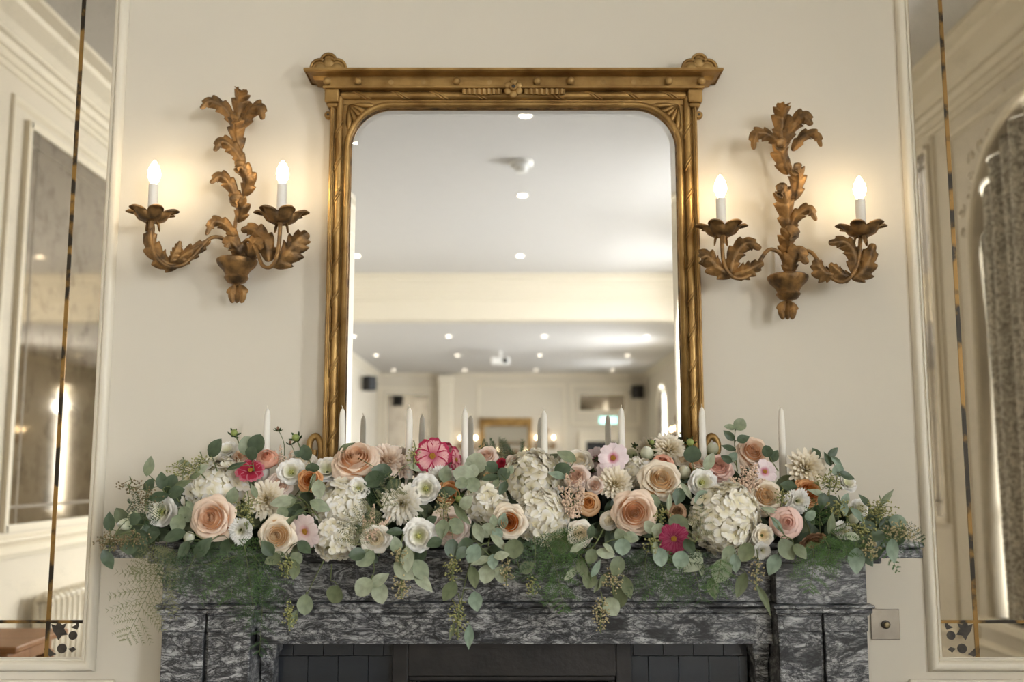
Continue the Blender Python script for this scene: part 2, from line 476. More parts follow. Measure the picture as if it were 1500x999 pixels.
struct(MB().sweep((-W + E, BEAM_Y - .3, FAR_CEIL - E), (-W + E, BACK_Y, FAR_CEIL - E), (1, 0, 0), small, 0, 1), 'trim_5', M['trim'])
struct(MB().sweep((W - E, BEAM_Y - .3, FAR_CEIL - E), (W - E, BACK_Y, FAR_CEIL - E), (-1, 0, 0), small, 0, 1), 'trim_6', M['trim'])
struct(MB().sweep((-W, BACK_Y + E, FAR_CEIL - E), (W, BACK_Y + E, FAR_CEIL - E), (0, 1, 0), [(a * .5, b * .5) for a, b in small], 1, 1), 'trim_7', M['trim'])
# panel mouldings: a rectangle of raised beading on a wall
def bead(mb, wall, u0, u1, z0, z1, w=.035, d=.022):
    """wall: 'F' front (u = x), 'L'/'R' side walls (u = y), 'B' back wall"""
    def pt(u, z, dd):
        if wall == 'F': return (u, -dd, z)
        if wall == 'B': return (u, BACK_Y + dd, z)
        return (-W + dd, u, z) if wall == 'L' else (W - dd, u, z)
    prof = [(0, .0003), (0, .30 * d), (.10, .70 * d), (.22, .95 * d), (.36, d), (.50, .95 * d), (.62, .72 * d), (.68, .50 * d), (.74, .34 * d), (.78, .52 * d), (.86, .52 * d), (.92, .25 * d), (1, .2 * d), (1, .0003)]
    v = []
    for o, dd in prof:
        o *= w
        v += [pt(u0 + o, z0 + o, dd), pt(u1 - o, z0 + o, dd), pt(u1 - o, z1 - o, dd), pt(u0 + o, z1 - o, dd)]
    mb.add(v, [(i * 4 + k, i * 4 + (k + 1) % 4, i * 4 + 4 + (k + 1) % 4, i * 4 + 4 + k) for i in range(len(prof) - 1) for k in range(4)])
    return mb
mb = MB()
bead(mb, 'L', -4.9, -2.95, .96, 3.55, .05); bead(mb, 'L', -2.7, -.5, .96, 3.55, .05)
struct(mb, 'trim_8', M['trim'], smooth='auto')
mb = MB()
bead(mb, 'R', -3.80, -1.80, .30, 3.58, .05); bead(mb, 'R', -4.9, -4.02, .30, 3.66, .04); bead(mb, 'R', -1.55, -.4, .3, 3.58, .05)
struct(mb, 'trim_9', M['trim'], smooth='auto')
dado = [(0, .0), (.035, .0), (.045, .03), (.03, .055), (.015, .07), (0, .075)]
struct(MB().sweep((-W + E, 0, .88), (-W + E, BACK_Y, .88), (1, 0, 0), dado), 'trim_10', M['trim'])
skirt = [(0, 0), (.025, 0), (.025, .16), (.015, .19), (0, .2)]
struct(MB().sweep((-W + E, 0, 0), (-W + E, BACK_Y, 0), (1, 0, 0), skirt), 'baseboard_left', M['trim'])
struct(MB().sweep((W - E, 0, 0), (W - E, BACK_Y, 0), (-1, 0, 0), skirt), 'baseboard_right', M['trim'])
struct(MB().sweep((-W, -E, 0), (-.93, -E, 0), (0, -1, 0), skirt).sweep((.93, -E, 0), (W, -E, 0), (0, -1, 0), skirt), 'baseboard_front', M['trim'])
# pilaster strips and step of the back wall
struct(MB().box(-1.55, -1.27, BACK_Y, BACK_Y + .28, 0, FAR_CEIL - .06).box(-1.57, -1.25, BACK_Y, BACK_Y + .30, FAR_CEIL - .2, FAR_CEIL - .06), 'trim_11', M['trim'], bevel=.01)
mb = MB(); bead(mb, 'B', -.75, 1.15, 1.0, 3.2, .06); bead(mb, 'B', 1.25, 2.75, 2.3, 3.2, .06)
bead(mb, 'B', -2.85, -1.62, .9, 3.12, .06)
struct(mb, 'trim_12', M['trim'], smooth='auto')
# carved plaster relief round the nearest arch
wy, hw, zs = WINDOWS[0]
mb = MB()
for s in (-1, 1):
    for k in range(9):
        a = R(12 + 7.5 * k)
        rr = hw + .13 + .05 * math.sin(k * 1.9)
        c = Vector((W - .004, wy + s * rr * math.cos(a), zs + rr * math.sin(a) * 1.0))
        pts = [c + Vector((0, .055 * (t / 8) * math.cos(t * .75 + k), .055 * (t / 8) * math.sin(t * .75 + k))) for t in range(9)]
        mb.tube(pts, [.011 - .001 * t for t in range(9)], 6)
struct(mb, 'trim_13', M['trim'], smooth=True)

# ------------------------------------------------------------------ mirror panels let into the fireplace wall
PX0, PX1, PZ0, PZ1, INS = 1.088, 2.05, .918, 3.30, .087
def ornament(mb, cx, cz, s, y):
    """scrolling leaf corner motif; s = mirror sign"""
    def blob(pts):
        mb.prism([(cx + s * a, cz + b) for a, b in pts], y - .0012, y)
    def disc(a, b, r):
        blob([(a + r * math.cos(t * .524), b + r * math.sin(t * .524)) for t in range(12)])
    blob([(-.030, .020), (-.036, .038), (-.024, .034), (-.020, .048), (-.010, .036), (.002, .040), (-.004, .026), (.006, .012), (-.008, .010), (-.016, -.002), (-.022, .010)])
    disc(.020, .010, .011); disc(-.006, -.022, .012)
    blob([(.014, .030), (.026, .036), (.030, .048), (.034, .034), (.030, .024)])
    blob([(-.052, -.022), (-.040, -.020), (-.030, -.030), (-.020, -.036), (-.034, -.042), (-.044, -.034)])
    blob([(.010, -.022), (.022, -.018), (.030, -.024), (.020, -.032)])
for s, side in ((-1, 'left'), (1, 'right')):
    r_ = root('antique_mirror_panel', (s * (PX0 + PX1) / 2, 0, PZ0), 'tall antiqued mirror panel with gilt lines let into the wall %s of the fireplace' % side, 'mirror', 'mirror panels beside the fireplace')
    x0, x1 = sorted((s * PX0, s * PX1))
    MB().box(x0, x1, -.007, -.001, PZ0, PZ1).build('mirror_glass', M['antique'], r_)
    for xv in (PX0 + INS, PX1 - INS):
        a, b_ = sorted((s * (xv - .005), s * (xv + .005)))
        MB().box(a, b_, -.0092, -.0072, PZ0, PZ1).build('gilt_line', M['strip'], r_)
    for zv in (PZ0 + INS, PZ1 - INS):
        MB().box(x0, x1, -.0088, -.0072, zv - .004, zv + .004).build('gilt_line', M['strip'], r_)
    for xo, sg in ((PX0 + .043, -s), (PX1 - .043, s)):
        mb = MB(); ornament(mb, s * xo, PZ0 + .043, sg * 1 if s < 0 else -s * 1, -.0074)
        mb.build('corner_ornament', M['dark'], r_)
    fm = MB()
    bead(fm, 'F', x0 - .036, x1 + .036, PZ0 - .036, PZ1 + .036, .036, .018)
    fm.build('moulding', M['trim'], r_, smooth='auto')
# second, wider raised line and the low rail under the panels
mb = MB()
for s in (-1, 1):
    a, b_ = sorted((s * 1.0, s * 2.15))
    mb.box(a, b_, -.012, -.0003, PZ0 - .075, PZ0 - .055)
struct(mb, 'trim_14', M['trim'], bevel=.003)

# ------------------------------------------------------------------ things in the room that only the mirrors show
def wall_mirror(name, x_in, y0, y1, z0, z1, label, s, mat=M['antique_old']):
    r_ = root(name, (x_in, (y0 + y1) / 2, z0), label, 'mirror')
    a, b_ = sorted((x_in, x_in - s * .02))
    MB().box(a, b_, y0, y1, z0, z1).build('mirror_glass', mat, r_)
    mb = MB()
    xs = x_in - s * .02
    a, b_ = sorted((xs, xs - s * .002))
    for yy in (y0 + .12, y1 - .12): mb.box(a, b_, yy - .008, yy + .008, z0, z1)
    for zz in (z0 + .12, z1 - .12): mb.box(a, b_, y0, y1, zz - .008, zz + .008)
    mb.build('gilt_line', M['old_line'], r_)
    mb = MB()
    a, b_ = sorted((xs, x_in + s * 0))
    for yy in (y0, y1): mb.box(a - .012, b_ + .012, yy - .02, yy + .02, z0 - .02, z1 + .02)
    for zz in (z0, z1): mb.box(a - .012, b_ + .012, y0, y1, zz - .02, zz + .02)
    mb.build('frame', M['trim'], r_)
wall_mirror('foxed_wall_mirror', -W, -4.75, -3.15, 1.05, 3.43, 'grey foxed mirror panel on the side wall seen in the left mirror panel', -1)
wall_mirror('tall_wall_mirror', W, -4.75, -4.10, 1.05, 3.60, 'narrow mirror strip on the window wall seen in the right mirror panel', 1)
# radiator
rr_ = root('radiator', (-W + .12, -3.9, 0), 'cream column radiator under the side wall mirror seen in the left panel', 'radiator')
for k in range(15):
    y = -4.55 + k * .075
    mb = MB()
    for xx in (-W + .07, -W + .15):
        mb.tube([(xx, y, .10), (xx, y, .60)], .024, 8)
    mb.tube([(-W + .07, y, .60), (-W + .11, y, .635), (-W + .15, y, .60)], .026, 8); mb.tube([(-W + .07, y, .10), (-W + .11, y, .075), (-W + .15, y, .10)], .026, 8)
    mb.build('column', M['trim'], rr_, smooth=True)
for y in (-4.55, -3.5): MB().box(-W + .06, -W + .16, y - .015, y + .015, 0, .08).build('foot', M['trim'], rr_)
# side table
tr_ = root('side_table', (-2.32, -1.36, 0), 'brown wooden table top seen low in the left mirror panel', 'table')
MB().box(-2.85, -1.82, -1.62, -1.18, .715, .74).build('table_top', M['oak'], tr_, bevel=.006)
MB().box(-2.80, -1.87, -1.58, -1.22, .66, .715).build('apron', M['oak'], tr_)
for x in (-2.79, -1.89):
    for y in (-1.57, -1.23): MB().box(x - .025, x + .025, y - .025, y + .025, 0, .66).build('leg', M['oak'], tr_)
# downlights
def downlight(x, y, z, label, grp):
    r_ = root('ceiling_downlight', (x, y, z), label, 'downlight', grp)
    prof = [(.045, -.001), (.06, -.001), (.06, -.008), (.045, -.010), (.043, -.004)]
    MB().lathe(prof, (x, y, z), 20).build('bezel', M['white_pl'], r_, smooth='auto')
    MB().lathe([(.001, -.003), (.042, -.003), (.042, -.006), (.001, -.006)], (x, y, z), 16).build('lamp', M['spot'], r_)
for y, w1 in ((-4.6, 'nearest'), (-6.78, 'second'), (-9.53, 'third')):
    for x, w2 in ((-1.92, 'left'), (.1, 'middle'), (2.1, 'right')):
        downlight(x, y, CEIL, 'lit recessed downlight, %s row, %s column of the high ceiling in the big mirror' % (w1, w2), 'downlights in the high ceiling')
for y, w1 in ((-12.7, 'front'), (-15.3, 'middle'), (-18.0, 'back')):
    for x, w2 in ((-2.45, 'leftmost'), (-.98, 'second from left'), (.5, 'third from left'), (2.08, 'rightmost')):
        downlight(x, y, FAR_CEIL, 'lit recessed downlight in the low far ceiling, %s row, %s' % (w1, w2), 'downlights in the low ceiling')
r_ = root('smoke_detector', (.08, -5.75, CEIL), 'white smoke detector on the high ceiling reflected in the mirror', 'smoke detector')
MB().lathe([(.02, 0), (.10, 0), (.10, -.03), (.09, -.045), (.02, -.045)], (.08, -5.75, CEIL), 20).build('base', M['white_pl'], r_, smooth='auto')
MB().lathe([(.01, -.04), (.06, -.045), (.05, -.09), (.01, -.095)], (.08, -5.75, CEIL), 16).build('sensor_cap', M['white_pl'], r_, smooth='auto')
r_ = root('projector', (-.2, -14.7, FAR_CEIL), 'small white projector hanging from the low far ceiling in the mirror', 'projector')
MB().tube([(-.2, -14.7, FAR_CEIL), (-.2, -14.7, FAR_CEIL - .12)], .025, 8).build('mount', M['white_pl'], r_)
MB().box(-.36, -.04, -14.85, -14.55, FAR_CEIL - .24, FAR_CEIL - .12).build('body', M['white_pl'], r_, bevel=.02)
MB().lathe([(.03, 0), (.045, 0), (.045, .03), (.03, .03)], (-.12, -14.545, FAR_CEIL - .18), 14, 'y').build('lens', M['black'], r_)
# loudspeakers
def speaker(x, y, z, rz, label, wx):
    r_ = root('loudspeaker', (x, y, z), label, 'speaker', 'black wall loudspeakers')
    r_.rotation_euler.z = rz
    MB().box(-.10, .10, -.10, .10, -.14, .14).build('cabinet', M['black'], r_, world=False, bevel=.012)
    MB().lathe([(.02, 0), (.075, 0), (.06, .006), (.03, .003)], (0, -.10, -.03), 18, 'y').build('woofer', M['iron'], r_, world=False, smooth='auto')
    MB().lathe([(.005, 0), (.03, 0), (.025, .006), (.005, .006)], (0, -.10, .085), 14, 'y').build('tweeter', M['iron'], r_, world=False, smooth='auto')
    MB().box(-.02, .02, .10, .10 + wx, -.02, .02).build('bracket', M['black'], r_, world=False)
speaker(-2.72, -16.4, 3.0, R(215), 'black loudspeaker high on the left of the far room in the mirror', .10)
speaker(2.66, -18.5, 3.0, R(150), 'black loudspeaker high in the right far corner in the mirror', .15)
# far gilt mirror
r_ = root('far_gilt_mirror', (-.13, BACK_Y + .05, 1.25), 'gilt framed mirror on the far wall, tiny in the big mirror', 'mirror')
MB().box(-.62, .36, BACK_Y + .02, BACK_Y + .04, 1.3, 2.30).build('mirror_glass', M['glass'], r_)
MB().box(-.69, .43, BACK_Y + .001, BACK_Y + .09, 2.28, 2.46).build('top_rail', M['gilt'], r_, bevel=.01)
for a, b_ in ((-.68, -.60), (.34, .42)): MB().box(a, b_, BACK_Y + .001, BACK_Y + .07, 1.28, 2.30).build('side_rail', M['gilt'], r_, bevel=.01)
MB().box(-.68, .42, BACK_Y + .001, BACK_Y + .07, 1.2, 1.3).build('bottom_rail', M['gilt'], r_, bevel=.01)
def back_panel(name, x0, x1, z0, z1, label):
    r_ = root(name, ((x0 + x1) / 2, BACK_Y, z0), label, 'mirror')
    MB().box(x0, x1, BACK_Y + .002, BACK_Y + .02, z0, z1).build('mirror_glass', M['antique_old'], r_)
    mb = MB()
    for xx in (x0, x1): mb.box(xx - .025, xx + .025, BACK_Y + .001, BACK_Y + .04, z0 - .025, z1 + .025)
    for zz in (z0, z1): mb.box(x0 + .025, x1 - .025, BACK_Y + .001, BACK_Y + .04, zz - .025, zz + .025)
    mb.build('frame', M['trim'], r_)
back_panel('far_panel_mirror', -2.70, -1.74, 1.0, 2.98, 'tall dull mirror panel on the far wall left of the gilt mirror')
back_panel('transom_mirror', 1.42, 2.44, 2.60, 2.98, 'wide low mirror above the far door and exit sign')
r_ = root('exit_sign', (2.06, BACK_Y + .04, 2.34), 'lit green exit sign over the far door in the mirror', 'exit sign')
MB().box(1.85, 2.27, BACK_Y + .005, BACK_Y + .05, 2.33, 2.50).build('housing', M['white_pl'], r_, bevel=.008)
MB().box(1.865, 2.255, BACK_Y + .05, BACK_Y + .054, 2.345, 2.485).build('lit_panel', M['exit'], r_)
dr = struct(MB().box(1.5, 2.6, BACK_Y + .005, BACK_Y + .05, 0, 2.08), 'door_1', M['trim'])
MB().box(1.58, 2.22, BACK_Y + .05, BACK_Y + .056, 1.2, 1.96).build('glazing', M['black'], dr)
MB().box(1.42, 1.5, BACK_Y + .001, BACK_Y + .08, 0, 2.16).box(2.6, 2.68, BACK_Y + .001, BACK_Y + .08, 0, 2.16).box(1.5, 2.6, BACK_Y + .001, BACK_Y + .08, 2.08, 2.16).build('door_frame', M['trim'], dr)
MB().tube([(1.6, BACK_Y + .08, 1.02), (1.72, BACK_Y + .08, 1.02)], .012, 8).build('door_handle', M['steel'], dr)
# ------------------------------------------------------------------ marble chimneypiece
def zz(py, Y): return at(750, py, Y).z
SH_T, SH_B = zz(795, -.30), zz(818, -.30)
z_fr, z_cap, z_blk, z_lin = zz(885, -.21), zz(900, -.22), zz(925, -.205), zz(943, -.17)
mt = root('mantelpiece', (0, -.1, 0), 'dark veined marble fireplace surround with stepped pilasters and shelf', 'fireplace')
XS = .929
MB().box(-XS, XS, -.300, -.002, SH_T - .011, SH_T).box(-XS + .006, XS - .006, -.293, -.002, SH_T - .015, SH_T - .011).box(-XS + .002, XS - .002, -.298, -.002, SH_B, SH_T - .015).build('shelf', M['marble'], mt, bevel=.003)
XO, XI = .826, .613
MB().box(-XO - .03, XO + .03, -.235, -.002, SH_B - .018, SH_B).build('bed_mould', M['marble'], mt, bevel=.004)
MB().box(-XI, XI, -.165, -.002, z_fr, SH_B - .018).build('frieze', M['marble'], mt, bevel=.002)
MB().box(-XI, XI, -.185, -.002, z_fr - .012, z_fr).box(-XI, XI, -.178, -.002, z_cap - .004, z_fr - .012).build('lintel_moulding', M['marble'], mt, bevel=.004)
MB().box(-XI, XI, -.168, -.002, z_lin, z_cap - .004).build('lintel', M['marble'], mt, bevel=.003)
MB().box(-XI, XI, -.172, -.160, z_lin, z_lin + .006).build('lintel_arris', M['marble'], mt)
for s in (-1, 1):
    def bx(a, b_, y0, y1, z0, z1, mb=None):
        a, b_ = sorted((s * a, s * b_))
        return (mb or MB()).box(a, b_, y0, y1, z0, z1)
    bx(XI, XO, -.21, -.002, z_fr, SH_B - .018).build('frieze_block', M['marble'], mt, bevel=.002)
    mid = .716
    for a, b_, yf in ((XI, mid, -.215), (mid + .007, XO, -.210)):
        mb = bx(a - .012, b_ + .012 if b_ == XO else b_ + .002, yf - .020, -.002, z_fr - .008, z_fr)
        bx(a - .007, b_ + .008 if b_ == XO else b_, yf - .014, -.002, z_cap + .002, z_fr - .008, mb)
        bx(a - .003, b_ + .003 if b_ == XO else b_, yf - .006, -.002, z_cap - .004, z_cap + .002, mb)
        mb.build('capital', M['marble'], mt, bevel=.003)
        bx(a, b_, yf, -.002, z_blk, z_cap - .004).build('necking_block', M['marble'], mt, bevel=.002)
        bx(a + .003, b_ - .001, yf + .004, -.002, .16, z_blk).build('pilaster_shaft', M['marble'], mt, bevel=.003)
        bx(a - .006, b_ + .006, yf - .012, -.002, 0, .16).build('plinth', M['marble'], mt, bevel=.003)
    bx(mid - .001, mid + .008, -.192, -.002, 0, z_fr).build('recess', M['marble'], mt)
    z_c2 = zz(965, -.12)
    bx(.582, XI, -.115, -.002, 0, z_c2).build('inner_slip', M['marble'], mt, bevel=.002)
    bx(.572, XI, -.135, -.002, z_c2 + .012, z_lin - .001, bx(.577, XI, -.125, -.002, z_c2, z_c2 + .012)).build('slip_capital', M['marble'], mt, bevel=.003)
mt.location.x += .006
# slate slips: one tile at a time on a dark bed
XF = at(925, 965, -.09).x
ts = root('tiled_slips', (0, -.05, 0), 'dark slate tiles lining the fireplace opening', 'tiles')
for a, b_ in ((-.581, -XF + .001), (XF - .001, .581)): MB().box(a, b_, -.055, -.002, 0, z_lin - .001).build('tile_bed', M['grout'], ts)
tw, th = .0745, .098
z_j = zz(961, -.065)
tile_me = {}
for s in (-1, 1):
    for row in range(-1, 10):
        zb, zt = z_j - (row + 1) * th, z_j - row * th
        zt = min(zt, z_lin - .001); zb = max(zb, .001)
        if zt - zb < .004: continue
        off = (.5 if row % 2 else 0) * tw + (.012 if s < 0 else .03)
        x = XF - off
        while x < .581:
            a, b_ = max(x, XF), min(x + tw, .581)
            if b_ - a > .006:
                w, h = round(b_ - a - .0018, 4), round(zt - zb - .0018, 4)
                if (w, h) not in tile_me:
                    t = MB().box(-w / 2, w / 2, -.008, 0, -h / 2, h / 2)
                    me = mkmesh('tile', t.v, t.f, M['slate'], False)
                    tile_me[(w, h)] = me
                o = link('tile', tile_me[(w, h)], ts)
                o.location = Vector((s * (a + b_) / 2, -.055 + random.uniform(-.0006, .0006), (zt + zb) / 2)) - ORIG[ts.name]
                o.rotation_euler = (R(random.uniform(-.3, .3)), 0, R(random.uniform(-.35, .35)))
            x += tw
# cast iron insert
z_op = zz(992, -.10)
ir = root('iron_fire_insert', (0, -.05, 0), 'dark cast iron frame of the fire opening', 'fire insert')
XB = at(903, 990, -.10).x
MB().box(-XF, -XB, -.095, .0, 0, z_lin - .001).box(XB, XF, -.095, .0, 0, z_lin - .001).box(-XB, XB, -.095, .0, z_op, z_lin - .001).build('iron_frame', M['iron'], ir, bevel=.003)
MB().box(-XB, XB, -.085, .0, z_op - .012, z_op).box(-XB, -XB + .012, -.085, 0, 0, z_op - .012).box(XB - .012, XB, -.085, 0, 0, z_op - .012).build('inner_lip', M['iron'], ir, bevel=.003)
MB().box(-.355, .355, .41, .44, 0, FH - .01).build('fireback', M['soot'], ir)
MB().box(-.359, -.345, .001, .41, 0, FH - .001).box(.345, .359, .001, .41, 0, FH - .001).box(-.345, .345, .001, .41, FH - .012, FH - .001).build('firebox_lining', M['soot'], ir)
MB().box(-.345, .345, .001, .41, 0, .012).build('hearth', M['soot'], ir)
# bell push plate on the wall
c = at(1297, 914.5, -.004); w = at(1318, 914, -.004).x - c.x
bp = root('bell_push_plate', (c.x, 0, c.z), 'square brushed metal wall plate with a round button right of the fireplace', 'wall plate')
MB().box(c.x - w, c.x + w, -.005, -.0005, c.z - w * 1.04, c.z + w * 1.04).build('plate', M['steel'], bp, bevel=.0015)
MB().lathe([(.004, .004), (.0105, .004), (.0105, .010), (.008, .011)], (c.x, 0, c.z), 20, 'y').build('collar', M['dark'], bp, smooth='auto')
MB().lathe([(.002, .008), (.0075, .008), (.0075, .016), (.005, .018), (.001, .018)], (c.x, 0, c.z), 20, 'y').build('button', M['brass'], bp, smooth='auto')

# ------------------------------------------------------------------ gilt overmantel mirror
FY = -.060                                       # front plane of the side rails
def fx(px, py=400, Y=FY): return at(px, py, Y).x
gm = root('overmantel_mirror', (0, -.05, SH_T), 'large gilt framed overmantel mirror with ball frieze, rosette and trefoil corners', 'mirror')
xo = .5 * (fx(1028.5, 400) - fx(476, 400)); xc = .5 * (fx(1028.5, 400) + fx(476, 400))
xi = .5 * (fx(997.5, 400, -.04) - fx(507.5, 400, -.04))
zg = zz(155, -.045)                              # top of the glass opening
z_r0, z_r1 = zz(143, FY), zz(131, FY)            # twisted top rod
z_l0, z_l1 = zz(131, FY), zz(127, FY)            # ledge
z_f1 = zz(109, -.075); z_c1 = zz(98.5, -.105)    # frieze top, cornice top
ZB = SH_T + .001
def side(a, b_, y0, y1, z0, z1, s, mb=None):
    x0, x1 = sorted((xc + s * a, xc + s * b_))
    return (mb or MB()).box(x0, x1, y0, y1, z0, z1)
rad = .118
def outline(h, top, r, n=12, bottom=ZB):
    pts = [(xc - h, bottom), (xc - h, top - r)]
    pts += [(xc - h + r - r * math.cos(math.pi / 2 * k / n), top - r + r * math.sin(math.pi / 2 * k / n)) for k in range(1, n + 1)]
    pts += [(xc + h - r + r * math.sin(math.pi / 2 * k / n), top - r + r * math.cos(math.pi / 2 * k / n)) for k in range(0, n + 1)]
    pts += [(xc + h, bottom)]
    return pts
# glass with a bevelled margin
o1, o2 = outline(xi + .004, zg + .004, rad), outline(xi - .020, zg - .020, rad - .02, bottom=ZB + .03)
n = len(o1)
v = [(x, -.0335, z) for x, z in o1] + [(x, -.0355, z) for x, z in o2] + [(x, -.030, z) for x, z in o1]
f = [tuple(range(n, 2 * n))[::-1]] + [(i, i + 1, n + i + 1, n + i) for i in range(n - 1)] + [(n - 1, 0, n, 2 * n - 1)] + [tuple(range(2 * n, 3 * n))]
f += [(i, 2 * n + i, 2 * n + (i + 1) % n, (i + 1) % n) for i in range(n)]
g = MB().add(v, f); g.build('mirror_glass', M['glass'], gm)
MB().box(xc - xo + .01, xc + xo - .01, -.030, -.004, ZB, z_l0).build('backboard', M['oak'], gm)
wd = xo - xi
for s in (-1, 1):
    mb = side(xo - wd * .30, xo, FY + .016, -.004, ZB, z_l0, s)
    side(xo - wd * .24, xo - wd * .05, FY + .008, -.01, ZB, z_l0, s, mb)
    side(xo - wd * .17, xo - wd * .10, FY + .003, -.01, ZB, z_l0, s, mb)
    mb.build('side_rail', M['gilt'], gm, bevel=.002)
    side(xi + wd * .02, xi + wd * .72, FY + .022, -.01, ZB, z_r1, s).build('inner_rail', M['gilt'], gm, bevel=.002)
    xr, rr2 = xc + s * (xi + wd * .50), wd * .19
    rod = MB().tube([(xr, FY + .016, ZB), (xr, FY + .016, z_r0 + .006)], rr2, 14).build('twisted_rod', M['gilt'], gm, smooth='auto')
    zk = ZB + .06
    while zk < zg - .06:
        for d in (0, .011):
            pts = [(xr + rr2 * 1.02 * math.sin(q), FY + .016 - rr2 * 1.02 * math.cos(q), zk + d + .016 * q) for q in (-1.35, -.9, -.45, 0, .45, .9, 1.35)]
            MB().tube(pts, .0026, 5).build('twist_ridge', M['gilt'], rod, smooth=True)
        zk += .0905
# inner bead that follows the arched opening
MB().tube([(x, -.043, z) for x, z in outline(xi + .004, zg + .004, rad)], .0085, 8).build('inner_bead', M['gilt'], gm, smooth=True)
MB().tube([(x, -.038, z) for x, z in outline(xi - .003, zg - .003, rad - .006)], .0028, 6).build('sight_edge', M['bronze'], gm, smooth=True)
# top rail
MB().box(xc - xo + .01, xc + xo - .01, FY + .018, -.01, zg + .004, z_l0).build('top_rail', M['gilt'], gm, bevel=.002)
zr, r3 = (z_r0 + z_r1) / 2, (z_r1 - z_r0) / 2 * .95
rod = MB().tube([(xc - xi - wd * .4, FY + .016, zr), (xc + xi + wd * .4, FY + .016, zr)], r3, 14).build('twisted_rod', M['gilt'], gm, smooth='auto')
for k in range(-4, 5):
    if abs(k) < 1: continue
    for d in (0, .011):
        x = xc + k * .103 + d
        MB().tube([(x - .016 * q, FY + .016 - r3 * 1.02 * math.cos(q), zr + r3 * 1.02 * math.sin(q)) for q in (-1.3, -.8, -.4, 0, .4, .8, 1.3)], .0026, 5).build('twist_ridge', M['gilt'], rod, smooth=True)
# spandrels with a carved fan of leaves
for s in (-1, 1):
    hx = xi + .010
    poly = [(xc + s * hx, zg + .010), (xc + s * hx, zg - rad)]
    poly += [(xc + s * (xi - rad + rad * math.cos(math.pi / 2 * k / 12)), zg - rad + rad * math.sin(math.pi / 2 * k / 12)) for k in range(13)]
    poly += [(xc + s * (xi - rad), zg + .010)]
    sp = MB().prism(poly if s > 0 else poly[::-1], FY + .020, -.032).build('spandrel', M['gilt'], gm)
    cx, cz = xc + s * (xi + .004), zg + .006
    for k in range(5):
        a = R(4 + 20.5 * k)
        L = (.078, .066, .054, .066, .078)[k]
        d = Vector((-s * math.cos(a), 0, -math.sin(a))); nrm = Vector((-d.z, 0, d.x))
        v = []
        for t, wv, h in ((.05, .002, .002), (.35, .007, .007), (.7, .0095, .009), (.92, .006, .006), (1, .0005, .001)):
            p = Vector((cx, FY + .020, cz)) + d * (L * t)
            v += [p - nrm * wv, p + Vector((0, -h, 0)), p + nrm * wv]
        f = [(i * 3 + j, i * 3 + j + 1, i * 3 + j + 4, i * 3 + j + 3) for i in range(4) for j in range(2)]
        MB().add(v, f).build('fan_leaf', M['gilt'], sp, smooth=True, solid=.0006)
# corbels under the cornice, ledge, frieze and cornice
for s in (-1, 1):
    mb = side(xo - .026, xo + .012, FY - .006, -.004, zz(150, FY), z_l0, s)
    side(xo - .022, xo + .006, FY - .001, -.004, zz(156, FY), zz(150, FY), s, mb)
    mb.build('corbel', M['gilt'], gm, bevel=.004)
xf = xo + .016
MB().box(xc - xf, xc + xf, FY - .012, -.004, z_l0, z_l1).build('ledge', M['gilt'], gm, bevel=.002)
MB().box(xc - xf + .006, xc + xf - .006, FY - .002, -.004, z_l1, z_f1).build('frieze', M['gilt'], gm)
xk = .5 * (at(1060, 103, -.1).x - at(445, 103, -.1).x)
prof = [(0, z_f1 - .010), (.052, z_f1 - .008), (.060, z_f1), (.088, z_f1 + .002), (.092, z_c1 - .008), (.099, z_c1 - .006), (.099, z_c1), (0, z_c1)]
# cornice: front run with returns at both ends
v, f = [], []
np_ = len(prof)
for x, sg in ((-1, -1), (1, 1)):
    for d, z in prof:
        e = xk - (.099 - d) * .42
        v += [(xc + sg * e, -.004 - d, z)]
for x, sg in ((-1, -1), (1, 1)):
    for d, z in prof:
        e = xk - (.099 - d) * .42
        v += [(xc + sg * e, -.004, z)]
f += [(i, i + 1, np_ + i + 1, np_ + i) for i in range(np_ - 1)]
for b0, b1 in ((0, 2 * np_), (np_, 3 * np_)):
    f += [(b0 + i, b0 + i + 1, b1 + i + 1, b1 + i) for i in range(np_ - 1)]
f += [(2 * np_ + i, 2 * np_ + i + 1, 3 * np_ + i + 1, 3 * np_ + i) for i in range(np_ - 1)]
MB().add(v, f).build('cornice', M['gilt'], gm)
zball = zz(117.5, -.075)
for px in (479, 525, 669, 787, 836, 980, 1028):
    c = at(px, 117, -.072)
    MB().sphere((c.x, FY - .010, zball), .0105, 14, 10).build('ball', M['gilt_pale'], gm, smooth=True)
for px in (573, 620, 717, 884, 928):
    c = at(px, 117, -.062)
    MB().lathe([(.0005, .0618), (.006, .0622), (.007, .0628), (.0005, .0634)], (c.x, 0, zball), 10, 'y').build('ball_scar', M['gilt_pale'], gm)
